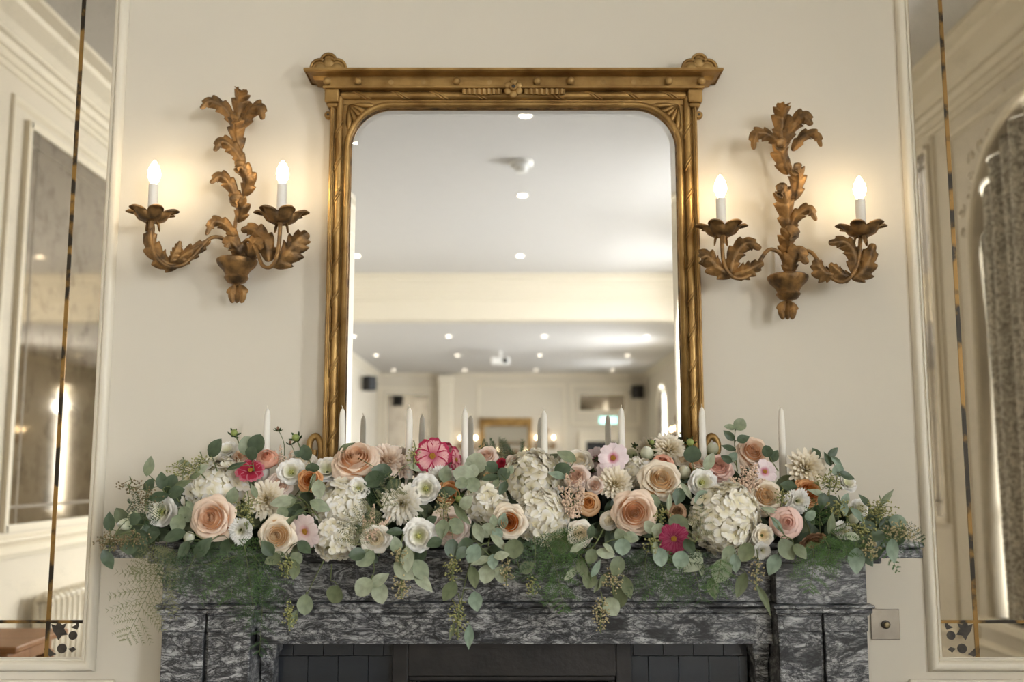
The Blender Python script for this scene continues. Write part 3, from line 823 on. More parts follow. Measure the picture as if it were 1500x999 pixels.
# trefoil corner finials
def trefoil(px0, px1):
    xa, xb = at(px0, 95, -.06).x, at(px1, 95, -.06).x
    cx, h = (xa + xb) / 2, (xb - xa) / 2
    zt0 = z_c1 - .003
    def poly(k):
        pts = [(cx - h * k, zt0)]
        for (ox, oz, r, a0, a1) in ((-.48, .36, .50, 205, 62), (0, .74, .44, 165, 15), (.48, .36, .50, 118, -25)):
            for t in range(9):
                a = R(a0 + (a1 - a0) * t / 8)
                pts.append((cx + h * (ox + r * k * math.cos(a)), zt0 + h * 1.02 * max(0, oz + r * k * math.sin(a))))
        pts.append((cx + h * k, zt0))
        return pts
    p = MB().prism(poly(1.0), -.062, -.02).build('trefoil_finial', M['gilt'], gm)
    ring = [(x, -.064, z) for x, z in poly(.97)]
    MB().tube(ring, .0042, 6).build('trefoil_rim', M['gilt'], p, smooth=True)
    for ox, oz, r in ((-.46, .36, .34), (0, .72, .30), (.46, .36, .34)):
        MB().sphere((cx + h * ox, -.060, zt0 + h * oz), h * r, 12, 8, (1, .35, 1)).build('trefoil_lobe', M['gilt_pale'], p, smooth=True)
trefoil(455, 508); trefoil(998, 1050)
# centre rosette and ribbon
c = at(752, 131, FY)
ro = MB().lathe([(.001, .078), (.006, .084), (.009, .082), (.010, .070)], (c.x, 0, c.z), 14, 'y').build('rosette', M['gilt_pale'], gm, smooth='auto')
MB().lathe([(.0005, .0865), (.0042, .0855), (.0048, .082)], (c.x, 0, c.z), 10, 'y').build('rosette_eye', M['dark'], ro, smooth=True)
for k in range(6):
    a = R(30 + 60 * k)
    d = Vector((math.cos(a), 0, math.sin(a)))
    MB().sphere((c.x + .0165 * d.x, -.070, c.z + .0165 * d.z), .0098, 10, 7, (1, .5, 1)).build('rosette_petal', M['gilt_pale'], ro, smooth=True)
for px0, px1 in ((678, 735), (768, 828)):
    a, b_ = at(px0, 135, FY).x, at(px1, 135, FY).x
    v, f = [], []
    for i in range(33):
        x = a + (b_ - a) * i / 32
        y = FY - .004 - .0035 * math.sin(i * 1.55)
        hgt = .0085 * (1 - .25 * abs(i / 16 - 1))
        v += [(x, y, zr + .004 - hgt), (x, y, zr + .004 + hgt)]
    f = [(2 * i, 2 * i + 2, 2 * i + 3, 2 * i + 1) for i in range(32)]
    MB().add(v, f).build('ribbon', M['gilt_pale'], gm, solid=.003)
# hanging lugs and scroll feet
for px in (476, 1029):
    s = -1 if px < 700 else 1
    c = at(px, 169, -.03)
    lug = MB().lathe([(.001, .022), (.0105, .022), (.0105, .034), (.008, .037), (.001, .037)], (xc + s * (xo + .007), 0, c.z), 16, 'y').build('hanging_lug', M['gilt'], gm, smooth='auto')
    MB().lathe([(.0005, .0372), (.0035, .0376), (.0030, .0380), (.0005, .0380)], (xc + s * (xo + .007), 0, c.z), 10, 'y').build('lug_screw', M['dark'], lug)
for s in (-1, 1):
    bx_ = xc + s * (xo + .002)
    pts = [(bx_, -.04, SH_T + .20), (bx_ + s * .004, -.04, SH_T + .235), (bx_ + s * .016, -.04, SH_T + .25), (bx_ + s * .030, -.04, SH_T + .235), (bx_ + s * .030, -.04, SH_T + .21), (bx_ + s * .020, -.04, SH_T + .20), (bx_ + s * .018, -.04, SH_T + .215)]
    pts = [(bx_ + s * .035, -.04, SH_T + .002), (bx_ + s * .03, -.04, SH_T + .08), (bx_ + s * .006, -.04, SH_T + .15)] + pts
    MB().tube(smooth_path(pts, 5), .0085, 8).build('scroll_foot', M['gilt'], gm, smooth=True)

# ------------------------------------------------------------------ gilded leaf wall sconces
def acanthus(pts, w, parent, name='leaf', lobes=5, cup=.42, nrm=(0, -1, 0)):
    sp = smooth_path(pts, 14)
    n = len(sp)
    fr = frames(sp)
    N = Vector(nrm)
    v, f = [], []
    NU = 8
    for i, p in enumerate(sp):
        t = fr[i][0]
        nn = (N - t * N.dot(t)); nn = nn.normalized() if nn.length > .15 else t.orthogonal().normalized()
        sd = t.cross(nn).normalized()
        q = i / (n - 1)
        base = math.sin(math.pi * min(1, .12 + .88 * q ** .85)) ** .75 if q < .999 else .02
        ph = (q * lobes) % 1.0
        lobe = .56 + .44 * (ph ** .7 if ph < .80 else (1 - ph) / .20)
        hw = max(.0006, w / 2 * base * lobe)
        for k in range(NU + 1):
            u = -1 + 2 * k / NU
            lift = cup * w / 2 * base * (abs(u) ** 1.4) - .10 * w * math.exp(-(u * 4) ** 2) * base + .018 * w * math.sin(u * 13)
            fwd = .26 * w * abs(u) * lobe * base
            v.append(p + sd * (u * hw) - nn * lift + t * fwd)
    for i in range(n - 1):
        for k in range(NU):
            a = i * (NU + 1) + k
            f.append((a, a + 1, a + NU + 2, a + NU + 1))
    return MB().add(v, f).build(name, M['bronze'], parent, smooth=True, solid=.0016)
def drip_pan(c, r, parent, lobes=6, ph=.3):
    v, f = [], []
    nr, na = 7, 84
    prof = [(.04, -.14), (.34, -.16), (.55, -.06), (.68, .12), (.80, .27), (.94, .33), (1.06, .25)]
    for i, (q, h) in enumerate(prof):
        for k in range(na):
            a = 2 * math.pi * k / na + ph
            l = abs(math.cos(a * lobes / 2)) ** .7
            s = 1 - (1 - l) * .52 * max(0, (q - .42) / .58)
            v.append(c + Vector((r * q * s * math.cos(a), r * q * s * math.sin(a), r * h * (1 if q < .6 else (.45 + .55 * l)))))
    for i in range(nr - 1):
        for k in range(na):
            f.append((i * na + k, i * na + (k + 1) % na, (i + 1) * na + (k + 1) % na, (i + 1) * na + k))
    f.append(tuple(range(na))[::-1])
    return MB().add(v, f).build('drip_pan', M['bronze'], parent, smooth=True, solid=.0016)
def sconce(label, cup, stem, leaves, arms, lights):
    c = at(*cup, -.055)
    s = root('wall_sconce', (c.x, 0, c.z), label, 'sconce', 'gilded leaf sconces beside the mirror')
    k = mpp(-.055)
    MB().lathe([(.001, -36 * k), (5 * k, -34 * k), (13 * k, -31 * k), (18 * k, -24 * k), (16 * k, -20 * k), (20 * k, -13 * k), (27 * k, -6 * k), (30 * k, 0), (30 * k, 3 * k), (26 * k, 6 * k), (.001, 6 * k)], (c.x, -.055, c.z), 28).build('cup', M['bronze'], s, smooth='auto')
    MB().tube([(c.x, -.05, c.z - .005), (c.x, -.0005, c.z - .005)], .010, 8).box(c.x - .018, c.x + .018, -.008, -.0005, c.z - .03, c.z + .09).build('wall_bracket', M['white_pl'], s)
    for dx, dy in ((-7, -.062), (7, -.066), (0, -.040)):
        acanthus([at(cup[0] + dx * .5, cup[1] + 33, dy), at(cup[0] + dx * 1.3, cup[1] + 44, dy - .008), at(cup[0] + dx * .9, cup[1] + 60, dy)], 15 * k, s, 'finial_leaf', 2)
    MB().tube(smooth_path([at(x, y, -.055 if i else -.05) for i, (x, y) in enumerate(stem)], 4), .0048, 8).build('stem', M['bronze'], s, smooth=True)
    for pts, w in leaves:
        acanthus([at(x, y, d) for x, y, d in pts], w * k * 1.22, s)
    for path in arms:
        MB().tube(smooth_path([at(x, y, d) for x, y, d in path], 5), .0052, 8).build('arm', M['bronze'], s, smooth=True)
    for (px, pyp, rx, yt0, yt1, yb, d) in lights:
        k2 = mpp(d)
        p = at(px, pyp, d)
        drip_pan(p, rx * k2, s, ph=px * .01)
        for q in range(3):
            a = 2.1 * q + .6
            acanthus([p + Vector((0, 0, -.004)), p + Vector((.016 * math.cos(a), .016 * math.sin(a), -.012)), p + Vector((.020 * math.cos(a), .020 * math.sin(a), -.034))], .016, s, 'calyx_leaf', 2, nrm=(math.cos(a), math.sin(a), .3))
        zt, zb2 = at(px, yt0, d).z, at(px, yt1, d).z
        ztop = at(px, yb, d).z
        MB().lathe([(.004, zb2 - .006), (.0122, zb2 - .006), (.0122, zt), (.009, zt + .002), (.004, zt + .002)], (p.x, d, 0), 20).build('candle_sleeve', M['tube_white'], s, smooth='auto')
        H = ztop - zt
        prof = [(.0075, 0), (.0085, .06), (.0125, .18), (.0158, .34), (.0160, .46), (.0140, .62), (.0100, .78), (.0055, .91), (.0022, .98), (.0003, 1.0)]
        MB().lathe([(r, zt + .002 + h * H) for r, h in prof], (p.x, d, 0), 18).build('bulb', M['bulb'], s, smooth=True)
    return s
SL = sconce('gilded leaf wall sconce with two lit candle bulbs left of the mirror', (347, 384),
    [(347, 384), (344, 334), (350, 306), (358, 275), (357, 243), (352, 215), (349, 187), (351, 160)],
    [([(349, 180, -.06), (350, 155, -.065), (352, 138, -.085), (350, 131, -.105)], 26),
     ([(346, 184, -.06), (329, 160, -.075), (308, 148, -.09), (294, 159, -.095)], 21),
     ([(352, 188, -.06), (365, 164, -.08), (379, 157, -.095), (385, 175, -.10)], 23),
     ([(351, 221, -.06), (346, 196, -.075), (344, 178, -.10), (343, 176, -.112)], 25),
     ([(357, 243, -.06), (343, 220, -.075), (325, 207, -.09), (314, 221, -.10)], 21),
     ([(358, 288, -.06), (362, 264, -.078), (354, 246, -.10), (347, 246, -.112)], 25),
     ([(350, 300, -.06), (337, 272, -.075), (322, 258, -.09), (308, 268, -.10)], 20),
     ([(349, 326, -.06), (352, 308, -.078), (348, 295, -.10), (344, 296, -.11)], 25),
     ([(348, 352, -.07), (330, 330, -.085), (312, 325, -.10), (302, 344, -.105)], 18),
     ([(394, 384, -.10), (388, 354, -.10), (371, 336, -.095), (353, 337, -.09)], 27),
     ([(357, 384, -.07), (350, 368, -.09), (338, 354, -.105), (331, 362, -.115)], 24),
     ([(362, 386, -.07), (366, 370, -.095), (374, 356, -.11), (384, 364, -.12)], 24),
     ([(262, 390, -.10), (238, 382, -.11), (219, 356, -.115), (222, 326, -.115)], 27),
     ([(240, 388, -.10), (262, 378, -.105), (286, 364, -.105), (308, 351, -.10)], 24),
     ([(250, 384, -.115), (256, 370, -.12), (264, 353, -.12)], 15),
     ([(400, 392, -.12), (420, 372, -.13), (436, 352, -.13), (450, 340, -.125)], 36)],
    [[(347, 384, -.06), (338, 362, -.07), (328, 351, -.085), (317, 347, -.095), (305, 351, -.10), (288, 370, -.105), (268, 388, -.11), (247, 390, -.115), (230, 377, -.12), (221, 352, -.12), (223, 322, -.12)],
     [(347, 384, -.06), (354, 366, -.075), (360, 353, -.09), (368, 353, -.10), (377, 370, -.115), (385, 389, -.125), (398, 390, -.135), (407, 370, -.14), (411, 324, -.14)]],
    [(223, 319, 38, 271, 303, 236, -.12), (412, 321, 40, 270, 305, 236, -.14)])
SR = sconce('gilded leaf wall sconce with two lit candle bulbs right of the mirror', (1154, 408),
    [(1154, 408), (1155, 375), (1155, 333), (1156, 298), (1164, 270), (1158, 246), (1149, 214), (1146, 183)],
    [([(1145, 208, -.06), (1145, 178, -.065), (1147, 160, -.085), (1150, 153, -.105)], 27),
     ([(1148, 211, -.06), (1161, 184, -.08), (1178, 170, -.095), (1189, 183, -.10)], 25),
     ([(1142, 210, -.06), (1127, 198, -.08), (1108, 196, -.092), (1104, 219, -.10)], 21),
     ([(1160, 221, -.06), (1178, 199, -.08), (1196, 197, -.092), (1203, 215, -.10)], 17),
     ([(1154, 256, -.06), (1146, 230, -.08), (1146, 215, -.10), (1146, 214, -.112)], 27),
     ([(1164, 294, -.06), (1169, 268, -.08), (1169, 251, -.10), (1168, 250, -.11)], 26),
     ([(1156, 340, -.06), (1152, 306, -.08), (1148, 281, -.10), (1144, 283, -.112)], 29),
     ([(1154, 344, -.06), (1168, 317, -.08), (1185, 306, -.092), (1196, 323, -.10)], 19),
     ([(1152, 378, -.06), (1154, 356, -.08), (1158, 342, -.10), (1163, 345, -.112)], 28),
     ([(1157, 406, -.07), (1160, 384, -.09), (1170, 370, -.105), (1183, 386, -.115)], 27),
     ([(1074, 405, -.11), (1052, 392, -.12), (1036, 376, -.125), (1027, 378, -.13)], 29),
     ([(1070, 400, -.115), (1077, 374, -.12), (1094, 356, -.125), (1115, 364, -.13)], 25),
     ([(1072, 404, -.11), (1094, 396, -.12), (1118, 384, -.125)], 25),
     ([(1224, 402, -.11), (1206, 398, -.12), (1194, 380, -.125)], 27),
     ([(1252, 402, -.115), (1252, 374, -.12), (1238, 355, -.125), (1214, 356, -.13)], 25),
     ([(1248, 410, -.11), (1268, 392, -.12), (1280, 357, -.125)], 32),
     ([(1250, 405, -.11), (1234, 402, -.12), (1216, 386, -.125)], 22)],
    [[(1152, 406, -.06), (1148, 383, -.07), (1140, 369, -.08), (1126, 366, -.09), (1115, 379, -.10), (1103, 399, -.11), (1086, 408, -.115), (1070, 403, -.12), (1060, 383, -.12), (1057, 342, -.12)],
     [(1157, 406, -.06), (1164, 383, -.07), (1175, 369, -.08), (1189, 370, -.09), (1201, 386, -.10), (1217, 406, -.11), (1234, 413, -.115), (1248, 403, -.12), (1257, 382, -.12), (1261, 345, -.12)]],
    [(1057, 340, 38, 291, 332, 257, -.12), (1262, 340, 37, 293, 330, 259, -.12)])
for src, x, lab in ((SL, -.97, 'tiny lit sconce left of the gilt mirror on the far wall'), (SR, .70, 'tiny lit sconce right of the gilt mirror on the far wall')):
    o = copy_tree(src)
    o.location = (x, BACK_Y, 1.82); o.rotation_euler = (0, 0, math.pi)
    o['label'] = lab; o['group'] = 'lit sconces on the far wall'
o = copy_tree(SL)
o.location = (W, -14.6, 1.85); o.rotation_euler = (0, 0, -math.pi / 2)
o['label'] = 'small lit sconce on the window wall, seen twice reflected in the left panel'; o['group'] = 'lit sconces on the far wall'
# ------------------------------------------------------------------ taper candles
for px, tip, lab in ((392, 598, 'white taper candle standing clear of the mirror at the far left'), (502, 598, 'white taper candle in front of the left mirror rail'),
                     (600, 597, 'white taper candle just left of the pink cosmos'), (681, 598, 'white taper candle behind the silvery eucalyptus tip right of the pink cosmos'),
                     (797, 601, 'white taper candle rising behind the central white hydrangea'), (910, 597, 'white taper candle behind the pale pink cosmos'),
                     (1028, 596, 'white taper candle in front of the right mirror rail'), (1144, 597, 'white taper candle standing clear of the mirror at the far right')):
    Y = -.205
    p = at(px, tip, Y)
    cd = root('taper_candle', (p.x, Y, SH_T), lab, 'candle', 'white taper candles along the mantel')
    h = p.z - SH_T
    MB().lathe([(.004, 0), (.0104, 0), (.0102, .05), (.0078, h - .03), (.0066, h - .012), (.0050, h - .006), (.002, h - .001), (.0004, h)], (p.x, Y, SH_T), 18).build('wax_taper', M['wax'], cd, smooth='auto')
    lean = random.uniform(-.004, .004)
    MB().tube([(p.x, Y, p.z - .002), (p.x + lean * .4, Y, p.z + .004), (p.x + lean, Y, p.z + .007)], .0008, 5).build('wick', M['wick'], cd)
# ------------------------------------------------------------------ flowers and foliage
def bez(p, t):
    a = 1 - t
    return (a ** 3 * p[0][0] + 3 * a * a * t * p[1][0] + 3 * a * t * t * p[2][0] + t ** 3 * p[3][0],
            a ** 3 * p[0][1] + 3 * a * a * t * p[1][1] + 3 * a * t * t * p[2][1] + t ** 3 * p[3][1])
MESH = {}
def petal(key, mat, prof, hw, c=0.0, rnd=.3, w0=.4, ruffle=0, rf=3.0, notch=0, nu=8, nv=7, point=0, amax=1.5):
    """petal mesh in flower units: the axis is +Z, prof the bezier of (radius, height) from claw to rim"""
    k = (key, mat.name)
    if k in MESH: return MESH[k]
    v, f, uv = [], [], []
    for j in range(nv + 1):
        t = j / nv
        for i in range(nu + 1):
            u = -1 + 2 * i / nu
            lim = 1 - rnd * abs(u) ** 2.6 - notch * math.exp(-(u * 5) ** 2) + point * math.exp(-(u * 4) ** 2)
            te = t * lim
            r, z = bez(prof, min(te, 1.12))
            wv = hw * (w0 + (1 - w0) * min(1, t * 1.5) ** .8)
            a = max(-amax, min(amax, u * wv / max(.03, r + c)))
            x, y = (r + c) * math.cos(a) - c, (r + c) * math.sin(a)
            if ruffle:
                d = ruffle * t * t * math.sin(u * rf * math.pi + 1.1) 
                z += d; x += d * .5
            v.append((x, y, z)); uv.append(((u + 1) / 2, t))
    n = nu + 1
    f = [(j * n + i, j * n + i + 1, (j + 1) * n + i + 1, (j + 1) * n + i) for j in range(nv) for i in range(nu)]
    MESH[k] = mkmesh('petal', v, f, mat, True, uv)
    return MESH[k]
DOME_ROSE = [(.001, .38), (.15, .38), (.30, .35), (.45, .29), (.57, .22), (.72, .11), (.86, -.05)]
DOME_GLOBE = [(.001, .30), (.2, .28), (.4, .18), (.6, .0), (.72, -.2)]
def spiral(mat, turns=2.6, r1=.20, h=.62, DOME=DOME_ROSE):
    k = ('spiral', mat.name, r1)
    if k in MESH: return MESH[k]
    v, f, uv = [], [], []
    n = 44
    for i in range(n + 1):
        q = i / n
        a = q * turns * 2 * math.pi
        r = .03 + (r1 - .03) * q
        for t in range(4):
            zt = -.1 + (h + .1 - .06 * q) * t / 3
            v.append((r * math.cos(a) * (.75 + .25 * t / 3), r * math.sin(a) * (.75 + .25 * t / 3), zt)); uv.append((.5, t / 3))
    f = [(i * 4 + t, (i + 1) * 4 + t, (i + 1) * 4 + t + 1, i * 4 + t + 1) for i in range(n) for t in range(3)]
    # added dome under the spiral, keeps the gaps between petals from going dark
    b, prof = len(v), DOME
    for q, h_ in prof:
        for i in range(16):
            v.append((q * math.cos(i * math.pi / 8), q * math.sin(i * math.pi / 8), h_)); uv.append((.5, .55))
    f += [(b + j * 16 + i, b + j * 16 + (i + 1) % 16, b + (j + 1) * 16 + (i + 1) % 16, b + (j + 1) * 16 + i) for j in range(len(prof) - 1) for i in range(16)]
    MESH[k] = mkmesh('heart', v, f, mat, True, uv)
    return MESH[k]
def fmesh(key, fn):
    if key not in MESH: MESH[key] = fn()
    return MESH[key]
def rim(rho, h, curl):
    return [(.05, -.30), (rho * 1.05, -.26), (rho * .92, h * .75), (rho + curl, h)]
def open_rim(rho, h, drop):
    return [(.05, -.30), (.66 * rho, -.24), (.84 * rho, h + .24), (rho * 1.03, h - drop - .04)]
G = {}
G['sepal'] = leaf_mat('sepal_green', '#5f7042', '#44552e')
G['stem'] = paint('green_stem', '#66703f', .6, var=.3, scale=30)
G['eye'] = paint('golden_stamens', '#c9942f', .8, scale=60, c2='#8a5a1c')
G['eye_green'] = paint('yellow_green_eye', '#b9b56a', .7, scale=60, c2='#8c8f45')
PM = {}
def pm(n, tip, base, **k): PM[n] = petal_mat(n + '_petal', tip, base, **k)
pm('peach', '#f5dec8', '#edc6a4'); pm('peach_heart', '#f2cfae', '#cf8c58', r0=.4, r1=1)
pm('cream', '#f6e9d4', '#efd8b2'); pm('cream_heart', '#f5e2c0', '#d29a58', r0=.4, r1=1)
pm('blush', '#f5e3d6', '#efcdb6'); pm('blush_heart', '#f0d0b8', '#e3b090')
pm('ivory', '#f7f0e3', '#f1e5ca'); pm('ivory_heart', '#f3e7cd', '#e7cf9f')
pm('orange', '#eab480', '#c06a28', r0=.45, r1=.98); pm('orange_heart', '#e3994f', '#a9541a', r0=.5, r1=1)
pm('apricot', '#efcba2', '#cf8546', r0=.45, r1=.98); pm('apricot_heart', '#e09a58', '#ab581c', r0=.5, r1=1)
pm('coral', '#eab097', '#dd8a68'); pm('coral_heart', '#e39b7c', '#cc7350')
pm('pink', '#f4d3c6', '#ecb4a2'); pm('pink_heart', '#f0c4b2', '#dfa08a')
pm('brown', '#bb9676', '#8d6546'); pm('brown_heart', '#8f6a4a', '#5d3f28')
pm('red', '#b3243a', '#8a1428'); pm('red_heart', '#9c1a30', '#6f0f1e')
pm('white', '#f9f6f0', '#f0edd9'); pm('white_heart', '#f1ecdc', '#d9d8a8')
pm('hydrangea', '#f4eee0', '#e6dcb8', trans=.2); pm('hydrangea_b', '#f8f4ec', '#ece2c4', trans=.2); pm('hyd_core', '#b9b58a', '#a8a476')
pm('dahlia', '#f6ecd9', '#dcc98c', r0=.1, r1=.85); pm('dahlia_blush', '#f4e3d2', '#e0bd94', r0=.1, r1=.85); pm('dahlia_white', '#f7f1e5', '#d9cd98', r0=.1, r1=.8)
pm('cosmos_pale', '#f3e2de', '#d99aa0', r0=.05, r1=.4, streak=.12); pm('cosmos_pink', '#eebcba', '#c04668', edge='#b02a4c', r0=.05, r1=.55, streak=.45, streak_col='#cc4f70')
pm('cosmos_magenta', '#8c0a3c', '#6e082e', r0=.1, r1=.6, streak=.38, streak_col='#dd86a0'); pm('cosmos_red', '#b02c44', '#84162c', edge='#c77682', r0=.1, r1=.6, streak=.3); pm('cosmos_rose', '#f2e2e2', '#cf6f88', r0=.12, r1=.42, streak=.18, streak_col='#e0a4b4')
pm('bud', '#e9e8cf', '#b9c48c')

def depthY(py):
    if py <= 640: return -.19
    if py <= 800: return -.19 - .21 * (py - 640) / 160
    return -.40 + .02 * min(1, (py - 800) / 100)
def flower_root(name, px, py, d, face, label, cat, group, dy=0.0):
    Y = depthY(py) + dy
    p = at(px, py, Y)
    r = bpy.data.objects.new(name, None); r.empty_display_size = .02
    COL.objects.link(r)
    R_ = d * .5 * mpp(Y)
    fx_, fz_ = face
    N = Vector((fx_, -1.0, fz_)).normalized()
    q = N.to_track_quat('Z', 'Y') @ Quaternion((0, 0, 1), random.uniform(0, 6.28))
    r.matrix_world = Matrix.Translation(p) @ q.to_matrix().to_4x4() @ Matrix.Scale(R_, 4)
    tag(r, label, cat, group)
    return r
def place(me, parent, phi, tilt=0, sc=1.0, name='petal', z=0):
    m = Matrix.Translation((0, 0, z)) @ Matrix.Rotation(phi, 4, 'Z') @ Matrix.Rotation(tilt, 4, 'Y') @ Matrix.Diagonal((sc, sc, sc, 1))
    return link(name, me, parent, m)
def stalk(parent, name='stem', L=1.6):
    def mk():
        mb = MB(); mb.tube([(0, 0, -.25), (0, 0, -.45), (0, 0, -L)], [.14, .06, .045], 6)
        return mkmesh('stem', mb.v, mb.f, G['stem'])
    link(name, fmesh(('stalk', L), mk), parent)
def sepals(parent, n=5, s=1.0, z=-.25):
    me = petal('sepal', G['sepal'], [(.06, -.05), (.25, -.06), (.42, 0), (.62, .10)], .13, c=.4, rnd=.75, w0=.5, nu=4, nv=4)
    for k in range(n): place(me, parent, k * 2 * math.pi / n, 0, s, 'sepal', z)
J = lambda a: random.uniform(-a, a)
def rose(r, col, n5=6, closed=0.0):
    A, H = PM[col], PM[col + '_heart']
    link('heart', spiral(H), r)
    rows = [(3, .15, .66, .20, .00, H), (3, .24, .67, .27, .01, H), (4, .34, .65, .30, .03, H), (4, .45, .60, .36, .05, A), (5, .57, .53, .40, .08, A)]
    for i, (n, rho, h, hw, cu, m_) in enumerate(rows):
        me = petal('rose%d' % i, m_, rim(rho, h, cu), hw, rnd=.22, ruffle=.012, nu=8, nv=6)
        for k in range(n): place(me, r, 2 * math.pi * k / n + i * .7 + J(.15), J(.04) - closed * .05, 1 + J(.04))
    for i, (n, rho, h, dr, hw) in enumerate(((5, .72, .44, .02, .50), (5, .87, .31, .06, .58), (n5, 1.03, .14, .12, .66))):
        me = petal('rose_o%d' % i, A, open_rim(rho, h, dr), hw, rnd=.28, ruffle=.03 + .01 * i, rf=2, point=.05)
        for k in range(n): place(me, r, 2 * math.pi * k / n + .55 * i + J(.2), J(.12) - closed * (.1 + .17 * i), 1 + J(.07))
    sepals(r); stalk(r)
def globe(r, col):
    """ranunculus or peony bud: shells of cupped petals closing over the middle"""
    A, H = PM[col], PM[col + '_heart']
    for i, (n, rho, top, hw, m_) in enumerate(((3, .30, .16, .34, H), (5, .52, .30, .42, H), (5, .74, .46, .52, A), (6, .96, .66, .62, A))):
        me = petal('globe%d' % i, m_, [(.05, -.62), (rho * 1.25, -.62), (rho * 1.12, .40 - .1 * i), (top, .56 - .16 * i)], hw, rnd=.22, ruffle=.02, rf=2)
        for k in range(n): place(me, r, 2 * math.pi * k / n + i * .55 + J(.15), J(.06), 1 + J(.05))
    link('heart', spiral(H, 1.8, .16, .52, DOME_GLOBE), r)
    sepals(r, 5, 1.1, -.6); stalk(r)
def ruffled(r, col='white', layers=3, eye=True):
    """lisianthus: layered, wavy, open petals round a green-gold eye"""
    A, H = PM[col], PM[col + '_heart']
    rows = [(6, 1.0, .10, .64, A), (6, .80, .30, .56, A), (5, .55, .42, .42, H)][:layers]
    for i, (n, rho, h, hw, m_) in enumerate(rows):
        me = petal('ruffle%d' % i, m_, [(.06, -.30), (.50 * rho, -.25), (.78 * rho, h + .08), (rho, h - .03)], hw, c=.15, rnd=.20, ruffle=.06, rf=2.3, nu=12, nv=6)
        for k in range(n): place(me, r, 2 * math.pi * k / n + i * .5 + J(.2), J(.12), 1 + J(.08))
    if eye:
        def mk():
            mb = MB().sphere((0, 0, .08), .10, 8, 6)
            for k in range(6): mb.sphere((.13 * math.cos(k * 1.05), .13 * math.sin(k * 1.05), .14), .05, 6, 4)
            return mkmesh('eye', mb.v, mb.f, G['eye_green'])
        link('eye', fmesh(('leye',), mk), r)
    sepals(r, 5, .9); stalk(r)
def carnation(r, col='white'):
    A, H = PM[col], PM[col + '_heart']
    for i, (n, rho, h, hw) in enumerate(((7, 1.0, .14, .42), (7, .80, .38, .38), (6, .56, .52, .34), (4, .30, .60, .28))):
        me = petal('carn%d' % i, A if i < 3 else H, [(.05, -.35), (.45 * rho, -.3), (.72 * rho, h + .05), (rho, h - .02)], hw, c=.1, rnd=.15, ruffle=.11, rf=4.5, nu=14, nv=5)
        for k in range(n): place(me, r, 2 * math.pi * k / n + i * .6 + J(.25), J(.16), 1 + J(.1))
    sepals(r, 5, .8); stalk(r)
def dahlia(r, col='dahlia'):
    A = PM[col]
    rows = [(17, 1.02, -.04, .125), (17, .93, .10, .125), (15, .80, .24, .12), (13, .65, .37, .11), (11, .49, .47, .10), (8, .33, .54, .085), (5, .18, .57, .07)]
    for i, (n, rho, h, hw) in enumerate(rows):
        me = petal('dah%d' % i, A, [(.05, -.20), (.45 * rho, -.14), (.75 * rho, h + .06), (rho, h)], hw, c=-.02 if i > 4 else .02, rnd=.42, w0=.55, amax=.9 if i > 3 else .55, nu=4, nv=5)
        for k in range(n): place(me, r, 2 * math.pi * (k + .5 * (i % 2)) / n + J(.06), J(.10), 1 + J(.07))
    sepals(r, 6, .9); stalk(r)
def cosmos(r, col, n=8, eye='eye'):
    A = PM[col]
    me = petal('cosmos', A, [(.06, .0), (.35, .10), (.70, .14), (1.02, .02)], .37, c=1.2, rnd=.24, w0=.38, ruffle=.035, rf=4, notch=.06, nu=10, nv=6)
    for k in range(n): place(me, r, 2 * math.pi * k / n + J(.08), J(.10), 1 + J(.06), z=.008 * (k % 2))
    def mk():
        mb = MB()
        for k in range(34):
            a, q = k * 2.39996, math.sqrt(k / 34)
            mb.sphere((.17 * q * math.cos(a), .17 * q * math.sin(a), .10 + .05 * (1 - q * q)), .032, 6, 4)
        return mkmesh('eye', mb.v, mb.f, G[eye])
    link('stamens', fmesh(('ceye', eye), mk), r)
    sepals(r, 8, .6, -.02); stalk(r)
def floret_mesh(m_, v_):
    mb_v, mb_f, uv = [], [], []
    for q in range(4):
        a0 = q * math.pi / 2 + .15 * v_
        for j in range(4):
            t = (0, .35, .75, 1.0)[j]
            w = (.02, .15, .17, .07)[j]
            for i in range(3):
                u = i - 1
                x, y = .02 + .31 * t, u * w
                z = .04 * t - .05 * t * t + .03 * abs(u) * t + .02 * v_ * math.sin(q * 2 + t * 3)
                mb_v.append((x * math.cos(a0) - y * math.sin(a0), x * math.sin(a0) + y * math.cos(a0), z + .01 * q))
                uv.append(((u + 1) / 2, t))
        b = q * 12
        mb_f += [(b + j * 3 + i, b + j * 3 + i + 1, b + j * 3 + i + 4, b + j * 3 + i + 3) for j in range(3) for i in range(2)]
    return mkmesh('floret', mb_v, mb_f, m_, True, uv)
def hydrangea(r, n=64, flat=.72):
    n = int(n * 1.25)
    def core():
        mb = MB().sphere((0, 0, 0), .78, 14, 9, (1, 1, flat)); return mkmesh('core', mb.v, mb.f, PM['hyd_core'])
    link('core', fmesh(('hcore', flat), core), r)
    FS = 8.4 / math.sqrt(n) if n > 30 else 1.1
    for k in range(n):
        z = 1 - 1.55 * (k + .5) / n
        q = math.sqrt(max(0, 1 - z * z)); a = k * 2.39996 + J(.15)
        N = Vector((q * math.cos(a), q * math.sin(a), z)); N = (N + Vector((J(.45), J(.45), J(.45)))).normalized()
        P = Vector((q * math.cos(a), q * math.sin(a), z * flat)) * (.88 + J(.09))
        v_ = k % 3
        me = fmesh(('floret', v_), lambda v_=v_: floret_mesh(PM['hydrangea' if v_ else 'hydrangea_b'], v_))
        m_ = Matrix.Translation(P) @ (N.to_track_quat('Z', 'Y') @ Quaternion((0, 0, 1), J(3.1))).to_matrix().to_4x4() @ Matrix.Scale(FS * (1 + J(.15)), 4)
        link('floret', me, r, m_)
    stalk(r)
